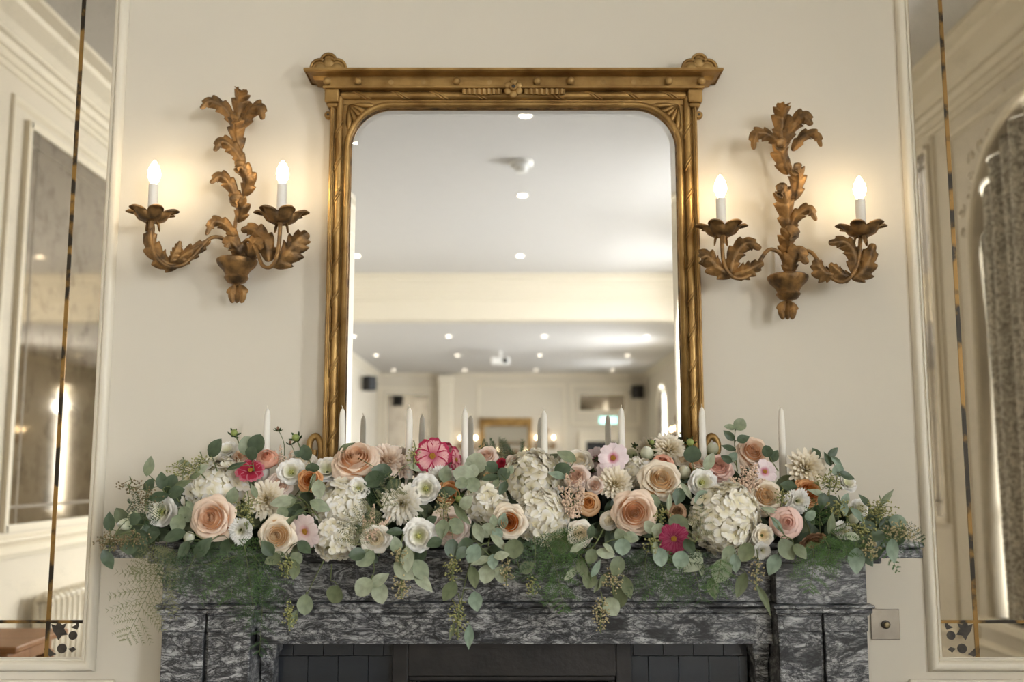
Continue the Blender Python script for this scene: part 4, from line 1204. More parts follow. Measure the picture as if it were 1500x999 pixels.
def budfl(r, col='bud'):
    A = PM[col]
    me = petal('budp', A, [(.05, -.8), (.95, -.7), (.85, .55), (.12, .95)], .62, rnd=.1, nu=7, nv=6)
    for k in range(4): place(me, r, k * math.pi / 2 + J(.2), J(.04), 1 + J(.04))
    me = petal('budp_i', PM['white'], [(.05, -.7), (.7, -.6), (.6, .6), (.06, 1.05)], .5, rnd=.1, nu=6, nv=5)
    for k in range(3): place(me, r, k * 2.1, 0, 1)
    sepals(r, 5, 1.2, -.75); stalk(r, L=2.6)
def greenbud(r, spiky=False):
    def ball():
        mb = MB().sphere((0, 0, 0), .62, 10, 8); return mkmesh('bud', mb.v, mb.f, paint('green_bud', '#8d9a52', .5, var=.2))
    if not spiky: link('bud', fmesh(('gb',), ball), r)
    else:
        def cone():
            mb = MB().lathe([(.02, -.4), (.3, -.3), (.34, 0), (.2, .45), (.02, .7)], (0, 0, 0), 8); return mkmesh('bud', mb.v, mb.f, paint('brown_bud', '#7d5a40', .6, var=.3))
        link('bud', fmesh(('gbs',), cone), r)
    me = petal('bsep', leaf_mat('bud_sepal', '#3f5428', '#2f4420') if ('bsep', 'bud_sepal_petal') not in MESH else None, [(.1, -.55), (.7, -.7), (1.0, -.3), (1.2, .15)], .26 if not spiky else .1, c=.2, rnd=.8, nu=4, nv=4) if 'bsep_me' not in MESH else MESH['bsep_me']
    MESH['bsep_me'] = me
    for k in range(6): place(me, r, k * 1.047 + J(.1), J(.2), 1 + J(.1), 'sepal')
FL = 'garland flowers on the mantel'
ROSES, HYD, DAH, LIS, COS = 'roses in the mantel garland', 'hydrangeas in the mantel garland', 'dahlias in the mantel garland', 'lisianthus in the mantel garland', 'cosmos in the mantel garland'
# kind, px, py, diameter px, (face x, face z), extra depth, args, label
FLOWERS = [
 ('lis', 238, 750, 48, (-.3, .1), 0, {}, 'white ruffled lisianthus at the left end of the garland'),
 ('bud', 184, 768, 25, (-.9, .1), 0, {}, 'pale closed lisianthus bud nearest the left end of the shelf'),
 ('bud', 196, 757, 24, (.8, .4), .02, {}, 'white half open lisianthus bud beside the leftmost bud'),
 ('hyd', 316, 714, 98, (-.1, .5), .05, {'n': 90}, 'big white hydrangea above the leftmost peach rose'),
 ('rose', 313, 759, 66, (-.1, .1), -.04, {'col': 'peach'}, 'leftmost peach rose, loosely open, below the hydrangea'),
 ('bud', 277, 787, 23, (.5, .5), -.01, {}, 'small white bud under the leftmost peach rose'),
 ('carn', 353, 777, 40, (0, .0), -.02, {}, 'white frilled carnation right of the leftmost peach rose'),
 ('cosmos', 367, 690, 44, (.1, .85), -.03, {'col': 'cosmos_red'}, 'dark red cosmos on top of the left hydrangea'),
 ('globe', 391, 671, 34, (.1, .7), 0, {'col': 'coral'}, 'coral ranunculus right of the dark red cosmos'),
 ('rose', 356, 672, 34, (0, .9), .04, {'col': 'peach'}, 'half hidden peach rose behind the dark red cosmos'),
 ('lis', 333, 660, 32, (-.2, .8), .03, {'eye': False}, 'white blossom peeking up above the left hydrangea'),
 ('dahlia', 389, 731, 60, (.05, .15), -.02, {}, 'cream dahlia right of the big left hydrangea'),
 ('rose', 411, 710, 38, (.1, .3), .02, {'col': 'blush'}, 'pale blush rose tucked above the left cream dahlia'),
 ('lis', 427, 692, 42, (.1, .2), -.01, {}, 'white lisianthus left of the small orange rose'),
 ('rose', 454, 703, 35, (.1, .1), -.02, {'col': 'orange', 'n5': 5}, 'small orange rose left of the gilt mirror foot'),
 ('rose', 443, 679, 42, (0, .8), .05, {'col': 'ivory'}, 'ivory rose behind the small orange rose'),
 ('lis', 479, 689, 44, (0, .6), .02, {'eye': False}, 'white blossom between orange rose and large peach rose'),
 ('rose', 408, 784, 56, (0, .0), -.02, {'col': 'cream'}, 'cream rose low in the left half of the garland'),
 ('cosmos', 448, 778, 52, (-.55, -.25), -.03, {'col': 'cosmos_pale'}, 'pale pink cosmos right of the low cream rose'),
 ('hyd', 500, 742, 76, (0, .2), .02, {'n': 56}, 'white hydrangea below the large peach rose'),
 ('hyd', 492, 790, 58, (0, -.1), .01, {'n': 44}, 'small white hydrangea right of the pale pink low cosmos'),
 ('lis', 525, 716, 34, (.1, .4), -.03, {}, 'small white lisianthus on the hydrangea under the large peach rose'),
 ('rose', 521, 677, 68, (0, .75), -.01, {'col': 'peach'}, 'large peach rose at the left foot of the mirror glass'),
 ('dahlia', 567, 674, 58, (.2, .6), .02, {'col': 'dahlia_blush'}, 'blush dahlia right of the large peach rose'),
 ('dahlia', 588, 684, 40, (.5, .6), .04, {'col': 'dahlia_blush'}, 'blush dahlia half hidden at the base of a candle'),
 ('dahlia', 588, 738, 64, (-.1, -.05), -.01, {'col': 'dahlia_white'}, 'white dahlia left of centre under the green leaf'),
 ('lis', 624, 716, 46, (-.1, .2), -.02, {}, 'white lisianthus directly under the pink cosmos'),
 ('carn', 645, 701, 42, (.1, .4), 0, {}, 'white frilled carnation right under the pink cosmos'),
 ('rose', 551, 788, 46, (0, -.05), -.02, {'col': 'ivory', 'closed': .6}, 'ivory rose under the blush astilbe'),
 ('lis', 614, 785, 50, (0, .0), -.03, {}, 'white lisianthus low above the hanging eucalyptus'),
 ('cosmos', 634, 668, 54, (-.05, .1), -.03, {'col': 'cosmos_pink'}, 'pink cosmos with dark margins in front of the mirror'),
 ('cosmos', 667, 674, 38, (2.4, .3), 0, {'col': 'cosmos_pink'}, 'pink cosmos seen from the side beside a candle'),
 ('rose', 656, 722, 34, (.1, .1), 0, {'col': 'orange', 'n5': 5}, 'orange rose half covered by a eucalyptus leaf'),
 ('rose', 660, 771, 56, (0, -.1), .01, {'col': 'blush', 'closed': .3}, 'blush rose behind two round eucalyptus leaves'),
 ('rose', 713, 670, 34, (-.1, .6), .03, {'col': 'blush'}, 'small blush rose in front of the reflected fern'),
 ('globe', 735, 678, 17, (0, .5), .02, {'col': 'red'}, 'tiny red bloom between two pale roses'),
 ('rose', 754, 682, 34, (.1, .6), .03, {'col': 'blush'}, 'pale rose right of the tiny red bloom'),
 ('hyd', 782, 706, 92, (.05, .4), .03, {'n': 80}, 'large white hydrangea at the centre under a candle'),
 ('hyd', 793, 757, 78, (.05, -.05), .0, {'n': 60}, 'white hydrangea low at the centre above the green fern'),
 ('hyd', 714, 737, 64, (-.1, .15), .01, {'n': 50}, 'white hydrangea left of the rose with orange heart'),
 ('rose', 746, 764, 52, (-.1, .0), -.03, {'col': 'cream', 'heart': 'orange'}, 'cream rose with an orange heart at the centre'),
 ('rose', 846, 678, 46, (0, .8), .03, {'col': 'ivory'}, 'ivory rose behind the blush rose right of centre'),
 ('rose', 845, 699, 40, (-.1, .3), -.01, {'col': 'blush'}, 'small blush rose above the blush astilbe'),
 ('globe', 862, 738, 38, (.1, .3), -.02, {'col': 'apricot'}, 'apricot ranunculus right of the blush astilbe'),
 ('cosmos', 898, 671, 46, (.0, .05), -.03, {'col': 'cosmos_rose'}, 'pale pink cosmos with yellow eye facing out by a candle'),
 ('cosmos', 890, 690, 34, (-.3, .1), 0, {'col': 'cosmos_pale'}, 'second pale cosmos just below the pale pink one'),
 ('rose', 873, 712, 30, (-.5, .3), -.01, {'col': 'blush', 'closed': .7, 'n5': 4}, 'blush rosebud left of the cream dahlia at centre right'),
 ('dahlia', 901, 708, 54, (.05, .3), -.01, {}, 'cream dahlia under the pale pink cosmos'),
 ('rose', 850, 781, 38, (0, .0), -.01, {'col': 'ivory', 'n5': 5}, 'small ivory rose low right of the central fern'),
 ('globe', 892, 763, 30, (.0, .0), -.01, {'col': 'ivory'}, 'white ranunculus left of the big peach rose'),
 ('rose', 929, 750, 66, (0, .0), -.05, {'col': 'peach'}, 'big peach rose facing out at centre right'),
 ('rose', 967, 705, 62, (.05, .35), -.03, {'col': 'cream'}, 'big cream rose above the big peach rose'),
 ('hyd', 933, 694, 48, (-.1, .5), .03, {'n': 36}, 'small cream hydrangea behind the big cream rose'),
 ('dahlia', 980, 657, 52, (.05, .5), .02, {}, 'cream dahlia at the right foot of the mirror glass'),
 ('globe', 972, 680, 36, (0, .55), -.02, {'col': 'coral'}, 'round coral peony bud above the big cream rose'),
 ('bud', 948, 664, 27, (-.3, .9), .03, {}, 'tall cream bud left of the cream dahlia by the mirror'),
 ('bud', 1002, 692, 27, (.2, .7), 0, {}, 'cream bud right of the big cream rose'),
 ('globe', 1000, 675, 26, (.1, .8), .03, {'col': 'cream'}, 'cream ranunculus behind the round coral bud'),
 ('rose', 1021, 682, 26, (.1, 1.2), .01, {'col': 'peach', 'closed': .9, 'n5': 3}, 'peach rosebud below the round eucalyptus leaf'),
 ('lis', 1028, 707, 44, (.1, .15), -.02, {}, 'white lisianthus above the largest hydrangea'),
 ('rose', 1052, 686, 42, (.0, .5), .0, {'col': 'pink'}, 'soft pink rose right of the white lisianthus'),
 ('bud', 1044, 657, 25, (.1, 1.0), .03, {}, 'greenish white bud beside the right mirror foot'),
 ('globe', 992, 750, 32, (.1, .3), -.02, {'col': 'brown'}, 'antique brown ranunculus above the magenta cosmos'),
 ('cosmos', 987, 789, 46, (-.05, .0), -.04, {'col': 'cosmos_magenta'}, 'magenta cosmos with pale centre low at right'),
 ('hyd', 1062, 760, 104, (.05, .05), .0, {'n': 110}, 'largest white hydrangea at the right'),
 ('rose', 1101, 664, 50, (.1, .4), .0, {'col': 'peach'}, 'peach rose below the upright eucalyptus sprig'),
 ('cosmos', 1120, 691, 36, (.1, .2), -.02, {'col': 'cosmos_rose'}, 'small pink cosmos on the right blush astilbe'),
 ('rose', 1119, 727, 52, (.05, .15), -.02, {'col': 'cream'}, 'cream rose right of the largest hydrangea'),
 ('dahlia', 1182, 685, 62, (.05, .2), -.02, {}, 'large cream dahlia right of the rightmost candle'),
 ('rose', 1182, 723, 44, (.3, .4), .0, {'col': 'orange', 'n5': 5}, 'rightmost orange rose under the large cream dahlia'),
 ('carn', 1168, 734, 38, (0, .1), -.03, {}, 'white frilled carnation in front of the rightmost orange rose'),
 ('globe', 1152, 765, 50, (-.1, .1), -.03, {'col': 'pink'}, 'pink peony globe under the white carnation at right'),
 ('lis', 1117, 784, 32, (0, .1), -.01, {'col': 'ivory', 'eye': False}, 'small cream blossom under the right cream rose'),
 ('carn', 1116, 806, 26, (0, -.1), -.02, {}, 'tiny white blossom hanging lowest beside the largest hydrangea'),
 ('lis', 1190, 789, 40, (.3, -1.6), .0, {'col': 'brown', 'eye': False}, 'beige faded blossom turned downwards at right'),
 ('carn', 1233, 777, 28, (.1, .1), -.02, {}, 'small white fluffy blossom near the right end'),
 ('lis', 1258, 745, 28, (.3, .4), .0, {'eye': False}, 'white blossom at the right end beside long leaves'),
 ('bud', 1251, 760, 22, (.2, .2), -.01, {}, 'cream bud under the rightmost white blossom'),
 ('lis', 1240, 708, 32, (.4, .6), .03, {'eye': False}, 'white blossom high at the right end behind leaves'),
 ('gbud', 343, 634, 16, (.5, .8), .0, {}, 'green seed bud standing above the left hydrangea'),
 ('gbud', 433, 641, 18, (-.3, .6), .0, {}, 'round green bud left of the mirror rail'),
 ('sbud', 407, 628, 12, (0, 3), .0, {}, 'small brown spiky bud on a thin stem by the left candle'),
 ('sbud', 425, 648, 11, (0, 3), .0, {}, 'small dark spiky bud left of the round green bud'),
 ('gbud', 672, 731, 18, (.2, .3), -.02, {}, 'green bud right of the leaf covered orange rose'),
 ('gbud', 1011, 648, 18, (0, .4), .0, {}, 'round green bud in front of the right mirror rail'),
 ('gbud', 955, 648, 12, (.2, .6), .0, {}, 'tiny dark green bud left of the dahlia by the mirror'),
 ('gbud', 602, 768, 14, (0, 0), -.03, {}, 'pale berry bud above the low white lisianthus, left one'),
 ('gbud', 613, 761, 13, (0, 0), -.03, {}, 'pale berry bud above the low white lisianthus, right one'),
]
for kind, px, py, d, face, dy, kw, lab in FLOWERS:
    kw = dict(kw)
    if kind == 'rose':
        r = flower_root('rose', px, py, d, face, lab, 'rose', ROSES, dy)
        hrt = kw.pop('heart', None)
        if hrt: PM['cream_heart'], sv = PM['orange_heart'], PM['cream_heart']
        if hrt:
            PM['xh'] = PM['cream']; PM['xh_heart'] = PM['apricot_heart']; PM['cream_heart'] = sv
            kw['col'] = 'xh'
        rose(r, **kw)
    elif kind == 'globe':
        r = flower_root('peony' if 'peony' in lab else 'ranunculus', px, py, d, face, lab, 'peony' if 'peony' in lab else 'ranunculus', FL, dy); globe(r, **kw)
    elif kind == 'lis': r = flower_root('lisianthus', px, py, d, face, lab, 'lisianthus', LIS, dy); ruffled(r, **kw)
    elif kind == 'carn': r = flower_root('carnation', px, py, d, face, lab, 'carnation', FL, dy); carnation(r)
    elif kind == 'dahlia': r = flower_root('dahlia', px, py, d, face, lab, 'dahlia', DAH, dy); dahlia(r, **kw)
    elif kind == 'cosmos': r = flower_root('cosmos', px, py, d, face, lab, 'cosmos', COS, dy); cosmos(r, **kw)
    elif kind == 'hyd': r = flower_root('hydrangea', px, py, d, face, lab, 'hydrangea', HYD, dy); hydrangea(r, **kw)
    elif kind == 'bud': r = flower_root('flower_bud', px, py, d, face, lab, 'flower bud', FL, dy); budfl(r)
    else:
        r = flower_root('seed_bud', px, py, d, face, lab, 'bud', FL, dy); greenbud(r, kind == 'sbud')
        p0 = r.matrix_world.translation
        if py < 660:
            inv = r.matrix_world.inverted()
            q = Vector((p0.x + .012, p0.y + .02, p0.z - .09))
            mb = MB().tube(smooth_path([inv @ p0, inv @ (p0 * .5 + q * .5 + Vector((.008, 0, .008))), inv @ q], 4), .12 if kind == 'gbud' else .10, 5)
            link('stem', mkmesh('stem', mb.v, mb.f, G['stem']), r)

# ------------------------------------------------------------------ eucalyptus and other foliage
LMAT = {'g': leaf_mat('eucalyptus_grey_green', '#949c80', '#858f6e', .55), 's': leaf_mat('eucalyptus_silver', '#adb298', '#9fa688', .6), 't': leaf_mat('eucalyptus_blue_green', '#94a48e', '#81937e', .5),
        'd': leaf_mat('dark_green_leaf', '#55644a', '#45543a', .42), 'o': leaf_mat('olive_green_leaf', '#7a8260', '#697250', .5)}
def leaf_me(shape, var, mat):
    k = ('leaf', shape, var, mat.name)
    if k in MESH: return MESH[k]
    rnd = random.Random(var * 31 + len(shape))
    v, f, uv = [], [], []
    NV, NU = 9, 6
    bend = rnd.uniform(-.18, .22); fold = rnd.uniform(.05, .16); tw = rnd.uniform(-.25, .25)
    for j in range(NV + 1):
        t = j / NV
        if shape == 'round': w = math.sin(math.pi * min(1, max(0, t)) ** .92) ** .60
        elif shape == 'oval': w = math.sin(math.pi * t ** .85) ** .85
        else: w = math.sin(math.pi * t ** .80) ** 1.15
        w = max(w, .015)
        for i in range(NU + 1):
            u = -1 + 2 * i / NU
            z = fold * abs(u) * w * .5 + bend * (t - .5) ** 2 * 1.6 + tw * u * w * (t - .5) * .5
            v.append((u * w * .5, t - .5, z)); uv.append(((u + 1) / 2, t * (1 if abs(u) > .1 else .6)))
    n = NU + 1
    f = [(j * n + i, j * n + i + 1, (j + 1) * n + i + 1, (j + 1) * n + i) for j in range(NV) for i in range(NU)]
    MESH[k] = mkmesh('leaf', v, f, mat, True, uv)
    return MESH[k]
def sprig(label, stem, leaves, dy=-.05, name='eucalyptus_sprig', cat='eucalyptus', group='eucalyptus sprigs in the garland', stem_r=.0016):
    """stem: photo polyline; leaves: (cx, cy, length, width, tip angle, tone)"""
    Ys = lambda y: depthY(y) + dy
    main = smooth_path([at(x, y, Ys(y) + .012) for x, y in stem], 5)
    s = root(name, main[0], label, cat, group)
    MB().tube(main, [stem_r * (1 - .5 * i / len(main)) for i in range(len(main))], 5).build('stem', G['stem'], s, smooth=True)
    for i, (cx, cy, L, wd, ang, tone) in enumerate(leaves):
        Y = Ys(cy) + random.uniform(-.008, .008)
        c = at(cx, cy, Y); k = mpp(Y)
        d = Vector((math.cos(R(ang)), random.uniform(-.28, .28), math.sin(R(ang)))).normalized()
        N = Vector((random.uniform(-.35, .35), -1, random.uniform(-.05, .55)))
        N = (N - d * N.dot(d)).normalized()
        sd = d.cross(N)
        ratio = wd / L
        me = leaf_me('round' if ratio > .72 else ('oval' if ratio > .42 else 'lance'), (i * 7 + int(cx)) % 5, LMAT[tone])
        mloc = Matrix.Translation(c - ORIG[s.name]) @ Matrix((sd, d, N)).transposed().to_4x4() @ Matrix.Diagonal((wd * k * 1.08, L * k * 1.04, L * k, 1))
        link('leaf', me, s, mloc)
        bpt = c - d * (L * k * .5)
        q = min(main, key=lambda p: (p - bpt).length)
        if (q - bpt).length > .003:
            MB().tube([q, q * .4 + bpt * .6 + Vector((0, 0, .004)), bpt], [.0011, .0009, .0007], 4).build('petiole', G['stem'], s, smooth=True)
    return s
SPR = [
 ('upright single leaf twig at the left end of the garland', [(242, 722), (228, 705), (219, 697)], [(219, 683, 29, 16, 82, 'g'), (219, 711, 22, 16, 70, 'd')]),
 ('cluster of grey green leaves left of the big left hydrangea', [(262, 735), (254, 722), (246, 708)], [(237, 704, 26, 16, 100, 'd'), (250, 709, 30, 22, 60, 'd'), (258, 721, 24, 18, 20, 'd'), (268, 709, 31, 10, 22, 'o'), (230, 728, 34, 14, 190, 'd')]),
 ('long thin leaves crossing over the left hydrangea top', [(300, 700), (290, 690), (280, 684)], [(295, 687, 22, 13, 35, 's'), (269, 678, 25, 7, 168, 's'), (286, 697, 18, 8, 20, 'o')]),
 ('large dark leaf rising left of the left candle', [(318, 690), (312, 672)], [(315, 656, 31, 21, 58, 'd')]),
 ('round eucalyptus pair rising behind the dark red cosmos', [(372, 690), (369, 668)], [(363, 653, 29, 27, 110, 'g'), (376, 650, 29, 25, 70, 'd'), (369, 664, 20, 20, 60, 'd'), (347, 682, 29, 8, 22, 'd')]),
 ('leaves lying on the big left hydrangea', [(352, 742), (345, 735)], [(341, 726, 25, 18, 82, 'g'), (330, 755, 29, 20, 184, 'g'), (372, 719, 23, 9, 115, 'g')]),
 ('leaves hanging over the left end of the shelf', [(176, 772), (168, 785), (163, 805)], [(161, 764, 28, 17, 95, 'd'), (198, 760, 18, 17, 10, 'd'), (191, 802, 21, 20, 265, 'd'), (158, 820, 31, 16, 300, 'd'), (205, 789, 26, 16, 330, 'd')]),
 ('round leaf trio right of the leftmost lisianthus', [(285, 745), (272, 757), (264, 765)], [(261, 767, 27, 22, 255, 'g'), (272, 753, 25, 19, 300, 'g'), (279, 743, 22, 10, 300, 'g')]),
 ('dark leaves under the leftmost peach rose', [(320, 785), (305, 795)], [(297, 802, 36, 19, 50, 'd'), (255, 785, 34, 18, 200, 'd'), (330, 803, 30, 16, 250, 'd'), (270, 805, 28, 16, 240, 'd')]),
 ('branching pale twig with leaves right of the left cream dahlia', [(468, 760), (447, 735), (436, 724), (452, 720)], [(413, 735, 36, 16, 192, 's'), (424, 738, 22, 13, 212, 'g'), (414, 751, 18, 17, 225, 'g'), (469, 741, 32, 17, 335, 'g'), (423, 767, 36, 10, 228, 'o'), (467, 717, 29, 19, 278, 's'), (458, 704, 24, 7, 250, 's'), (458, 685, 14, 20, 95, 'd'), (440, 757, 24, 16, 250, 'd')]),
 ('leaves under the low cream rose', [(412, 808), (422, 820)], [(435, 817, 18, 18, 40, 'g'), (432, 836, 25, 15, 265, 'o'), (400, 819, 26, 17, 205, 'o'), (392, 803, 26, 18, 130, 'd'), (446, 802, 26, 16, 320, 'd')]),
 ('trailing stem of two leaves hanging over the left of the lintel', [(474, 822), (462, 845), (451, 868)], [(447, 886, 29, 22, 268, 'g'), (429, 908, 29, 12, 245, 'g')]),
 ('single round leaf trailing in front of the frieze left of centre', [(486, 826), (484, 850)], [(491, 871, 27, 25, 250, 'o')]),
 ('dark leaves around the round green bud by the mirror', [(460, 690), (452, 672)], [(448, 663, 24, 18, 110, 'd'), (437, 665, 14, 10, 160, 'd')]),
 ('glossy dark green leaves right of the large peach rose', [(590, 712), (572, 698), (566, 693)], [(559, 690, 30, 21, 172, 'd'), (548, 703, 32, 26, 200, 'd'), (508, 654, 27, 8, 28, 'o'), (607, 685, 20, 9, 330, 's'), (575, 712, 26, 16, 230, 'd')]),
 ('large pale eucalyptus hanging below the low white lisianthus', [(590, 785), (588, 805), (600, 828)], [(580, 798, 25, 17, 100, 'g'), (597, 820, 36, 19, 272, 's'), (592, 836, 36, 23, 322, 's'), (620, 853, 38, 16, 316, 's'), (617, 836, 36, 22, 300, 'g'), (578, 779, 25, 12, 182, 'd'), (632, 762, 20, 12, 30, 'd')]),
 ('fan of round leaves hanging left of the low lisianthus', [(545, 808), (548, 832), (546, 842)], [(535, 818, 30, 24, 215, 'g'), (556, 850, 32, 18, 35, 's'), (533, 860, 30, 26, 225, 's'), (557, 869, 30, 23, 285, 's'), (523, 812, 24, 18, 190, 'd')]),
 ('leaf lying over the half covered orange rose', [(640, 730), (646, 724)], [(655, 721, 27, 16, 8, 'd'), (652, 694, 25, 18, 80, 'g')]),
 ('two round leaves in front of the blush rose', [(655, 752), (657, 760)], [(648, 775, 29, 20, 262, 'g'), (668, 771, 26, 21, 318, 'g'), (661, 803, 26, 20, 260, 'd'), (636, 795, 24, 16, 200, 'd')]),
 ('long olive leaf and pale leaf right of the green bud', [(668, 738), (672, 744)], [(677, 754, 40, 12, 310, 'o'), (683, 736, 26, 18, 50, 's')]),
 ('silvery eucalyptus tip with rounded leaves at a candle base', [(690, 722), (688, 705), (692, 690)], [(698, 678, 30, 29, 70, 's'), (680, 696, 34, 26, 160, 's'), (692, 690, 20, 18, 70, 's'), (693, 710, 22, 20, 300, 'g'), (676, 708, 20, 16, 210, 'g'), (686, 683, 16, 12, 110, 's')]),
 ('dark eucalyptus sprig left of the central hydrangea', [(742, 690), (724, 697), (708, 694)], [(720, 684, 21, 17, 150, 'd'), (738, 694, 19, 18, 20, 'd'), (737, 715, 22, 12, 240, 'd'), (717, 700, 26, 11, 190, 'd'), (726, 709, 15, 10, 230, 'g'), (748, 688, 14, 10, 60, 'g')]),
 ('two eucalyptus leaves above the centre right of the hydrangea', [(842, 690), (832, 682)], [(830, 668, 31, 18, 152, 'g'), (824, 688, 25, 20, 20, 'd'), (816, 696, 26, 12, 165, 't')]),
 ('silver blue leaves below the rose with orange heart', [(715, 800), (718, 785), (725, 772)], [(701, 780, 31, 16, 290, 's'), (714, 777, 24, 21, 240, 's'), (723, 763, 19, 12, 92, 'g'), (737, 763, 24, 14, 80, 't'), (729, 781, 18, 14, 320, 't'), (732, 796, 36, 12, 315, 's')]),
 ('brown stemmed eucalyptus hanging left of the central fern', [(716, 795), (704, 800), (718, 815), (722, 832)], [(693, 811, 30, 21, 240, 't'), (704, 822, 32, 12, 200, 's'), (722, 823, 22, 15, 270, 't'), (735, 814, 23, 13, 10, 's'), (713, 841, 27, 24, 255, 's'), (734, 841, 25, 19, 275, 's'), (682, 797, 24, 17, 200, 'd'), (676, 810, 22, 15, 230, 'd')]),
 ('leaves trailing down the frieze left of the middle', [(690, 820), (682, 850), (676, 885), (683, 912)], [(694, 845, 32, 16, 280, 'o'), (658, 866, 34, 20, 240, 'o'), (697, 881, 28, 20, 280, 't'), (687, 933, 37, 13, 268, 't'), (662, 925, 26, 7, 255, 'o')]),
 ('dark round leaves left of the central fern', [(745, 790), (752, 800)], [(753, 804, 28, 26, 265, 'o'), (772, 831, 24, 17, 30, 'o')]),
 ('wiry twig with narrow leaves under the small ivory rose', [(884, 775), (870, 800), (858, 805), (850, 815)], [(836, 841, 26, 11, 222, 's'), (853, 833, 33, 15, 290, 'o'), (846, 802, 24, 10, 28, 's'), (866, 815, 22, 18, 260, 'o'), (887, 811, 28, 15, 345, 's'), (873, 832, 29, 10, 60, 't'), (864, 850, 24, 20, 250, 'o'), (877, 857, 26, 10, 235, 'o'), (866, 778, 20, 11, 80, 'd')]),
 ('round leaves under the big peach rose', [(922, 778), (915, 790)], [(909, 784, 22, 17, 120, 'g'), (925, 787, 24, 16, 350, 'g'), (912, 801, 24, 22, 268, 't'), (892, 804, 24, 9, 320, 's'), (904, 829, 28, 21, 250, 'o')]),
 ('trailing leaf tail in front of the frieze right of the middle', [(905, 815), (904, 845), (898, 878)], [(919, 860, 32, 16, 285, 'o'), (910, 875, 34, 19, 262, 'o'), (896, 889, 27, 23, 300, 's'), (884, 850, 26, 10, 240, 'o')]),
 ('round leaf above the brown ranunculus', [(975, 742), (965, 738)], [(955, 735, 24, 20, 175, 'g'), (1006, 720, 30, 9, 302, 's'), (994, 727, 26, 18, 250, 'd'), (980, 735, 28, 8, 80, 's')]),
 ('round leaf beside the right mirror rail', [(1016, 700), (1015, 680)], [(1014, 665, 25, 25, 85, 'd'), (1039, 676, 29, 15, 60, 's')]),
 ('upright eucalyptus sprig standing above the soft pink rose', [(1080, 690), (1077, 665), (1076, 645), (1077, 630)], [(1084, 622, 20, 18, 55, 'g'), (1069, 626, 18, 10, 172, 'g'), (1068, 638, 21, 11, 138, 'd'), (1088, 643, 21, 13, 18, 'd'), (1067, 656, 22, 9, 162, 'd'), (1072, 671, 21, 12, 230, 't'), (1064, 672, 18, 10, 150, 'd')]),
 ('blue green leaf over the top of the largest hydrangea', [(1042, 720), (1038, 724)], [(1030, 731, 27, 24, 200, 't')]),
 ('pale leaves around the brown ranunculus and magenta cosmos', [(985, 758), (975, 775), (968, 795)], [(994, 767, 31, 24, 340, 'o'), (952, 772, 22, 16, 130, 's'), (964, 777, 22, 19, 250, 's'), (960, 803, 22, 8, 262, 's'), (967, 816, 27, 20, 275, 't')]),
 ('wide leaves hanging under the magenta cosmos', [(1010, 795), (1020, 806)], [(997, 820, 26, 22, 250, 't'), (1015, 824, 36, 25, 225, 's'), (1027, 833, 26, 9, 275, 'g'), (1010, 800, 24, 16, 300, 'd')]),
 ('cluster of large leaves hanging under the largest hydrangea', [(1075, 805), (1066, 822), (1058, 840)], [(1077, 825, 27, 15, 272, 't'), (1093, 809, 29, 22, 242, 'o'), (1056, 836, 36, 28, 245, 'g'), (1044, 862, 30, 19, 285, 'o'), (1086, 857, 38, 16, 250, 'o'), (1066, 812, 26, 20, 240, 'g'), (1120, 880, 46, 10, 292, 'o')]),
 ('dark round leaf pair right of the upper peach rose', [(1140, 690), (1130, 674)], [(1124, 661, 18, 15, 110, 'd'), (1134, 668, 20, 13, 60, 'd')]),
 ('leaves around the pink peony globe', [(1160, 790), (1150, 785)], [(1139, 770, 29, 10, 306, 't'), (1152, 805, 32, 25, 300, 'o'), (1133, 827, 33, 19, 245, 't'), (1172, 808, 26, 18, 310, 'o'), (1130, 748, 30, 8, 345, 's')]),
 ('pale leaves on the rightmost orange rose', [(1210, 728), (1204, 728)], [(1196, 722, 26, 10, 160, 's'), (1205, 733, 22, 17, 250, 'd'), (1187, 755, 18, 13, 40, 't'), (1155, 712, 24, 16, 170, 'd')]),
 ('leaf spray high at the right end', [(1220, 720), (1226, 700), (1222, 680)], [(1220, 663, 22, 11, 42, 'd'), (1227, 689, 20, 17, 200, 't'), (1240, 697, 24, 11, 335, 'd'), (1195, 664, 18, 12, 120, 'd'), (1212, 672, 24, 9, 120, 'd'), (1226, 676, 24, 8, 320, 't')]),
 ('blue green folded leaves near the right end blossoms', [(1240, 765), (1243, 750), (1250, 742)], [(1238, 732, 22, 11, 62, 't'), (1237, 746, 18, 11, 270, 't'), (1258, 756, 32, 10, 310, 't'), (1217, 766, 34, 13, 72, 'o'), (1249, 786, 24, 12, 345, 's')]),
 ('pointed leaf hanging in front of the shelf at right', [(1256, 790), (1255, 800)], [(1254, 821, 38, 23, 270, 't')]),
 ('two long lance leaves at the right end', [(1292, 752), (1288, 745)], [(1299, 728, 30, 9, 50, 'g'), (1266, 733, 24, 9, 128, 'd')]),
 ('leaves hanging over the right end of the shelf', [(1290, 770), (1302, 780), (1306, 788)], [(1315, 764, 24, 19, 350, 't'), (1307, 806, 36, 18, 278, 't'), (1283, 785, 26, 16, 200, 'd'), (1272, 772, 26, 17, 160, 'd')]),
]
for lab, st, lv in SPR:
    sprig(lab, st, lv)
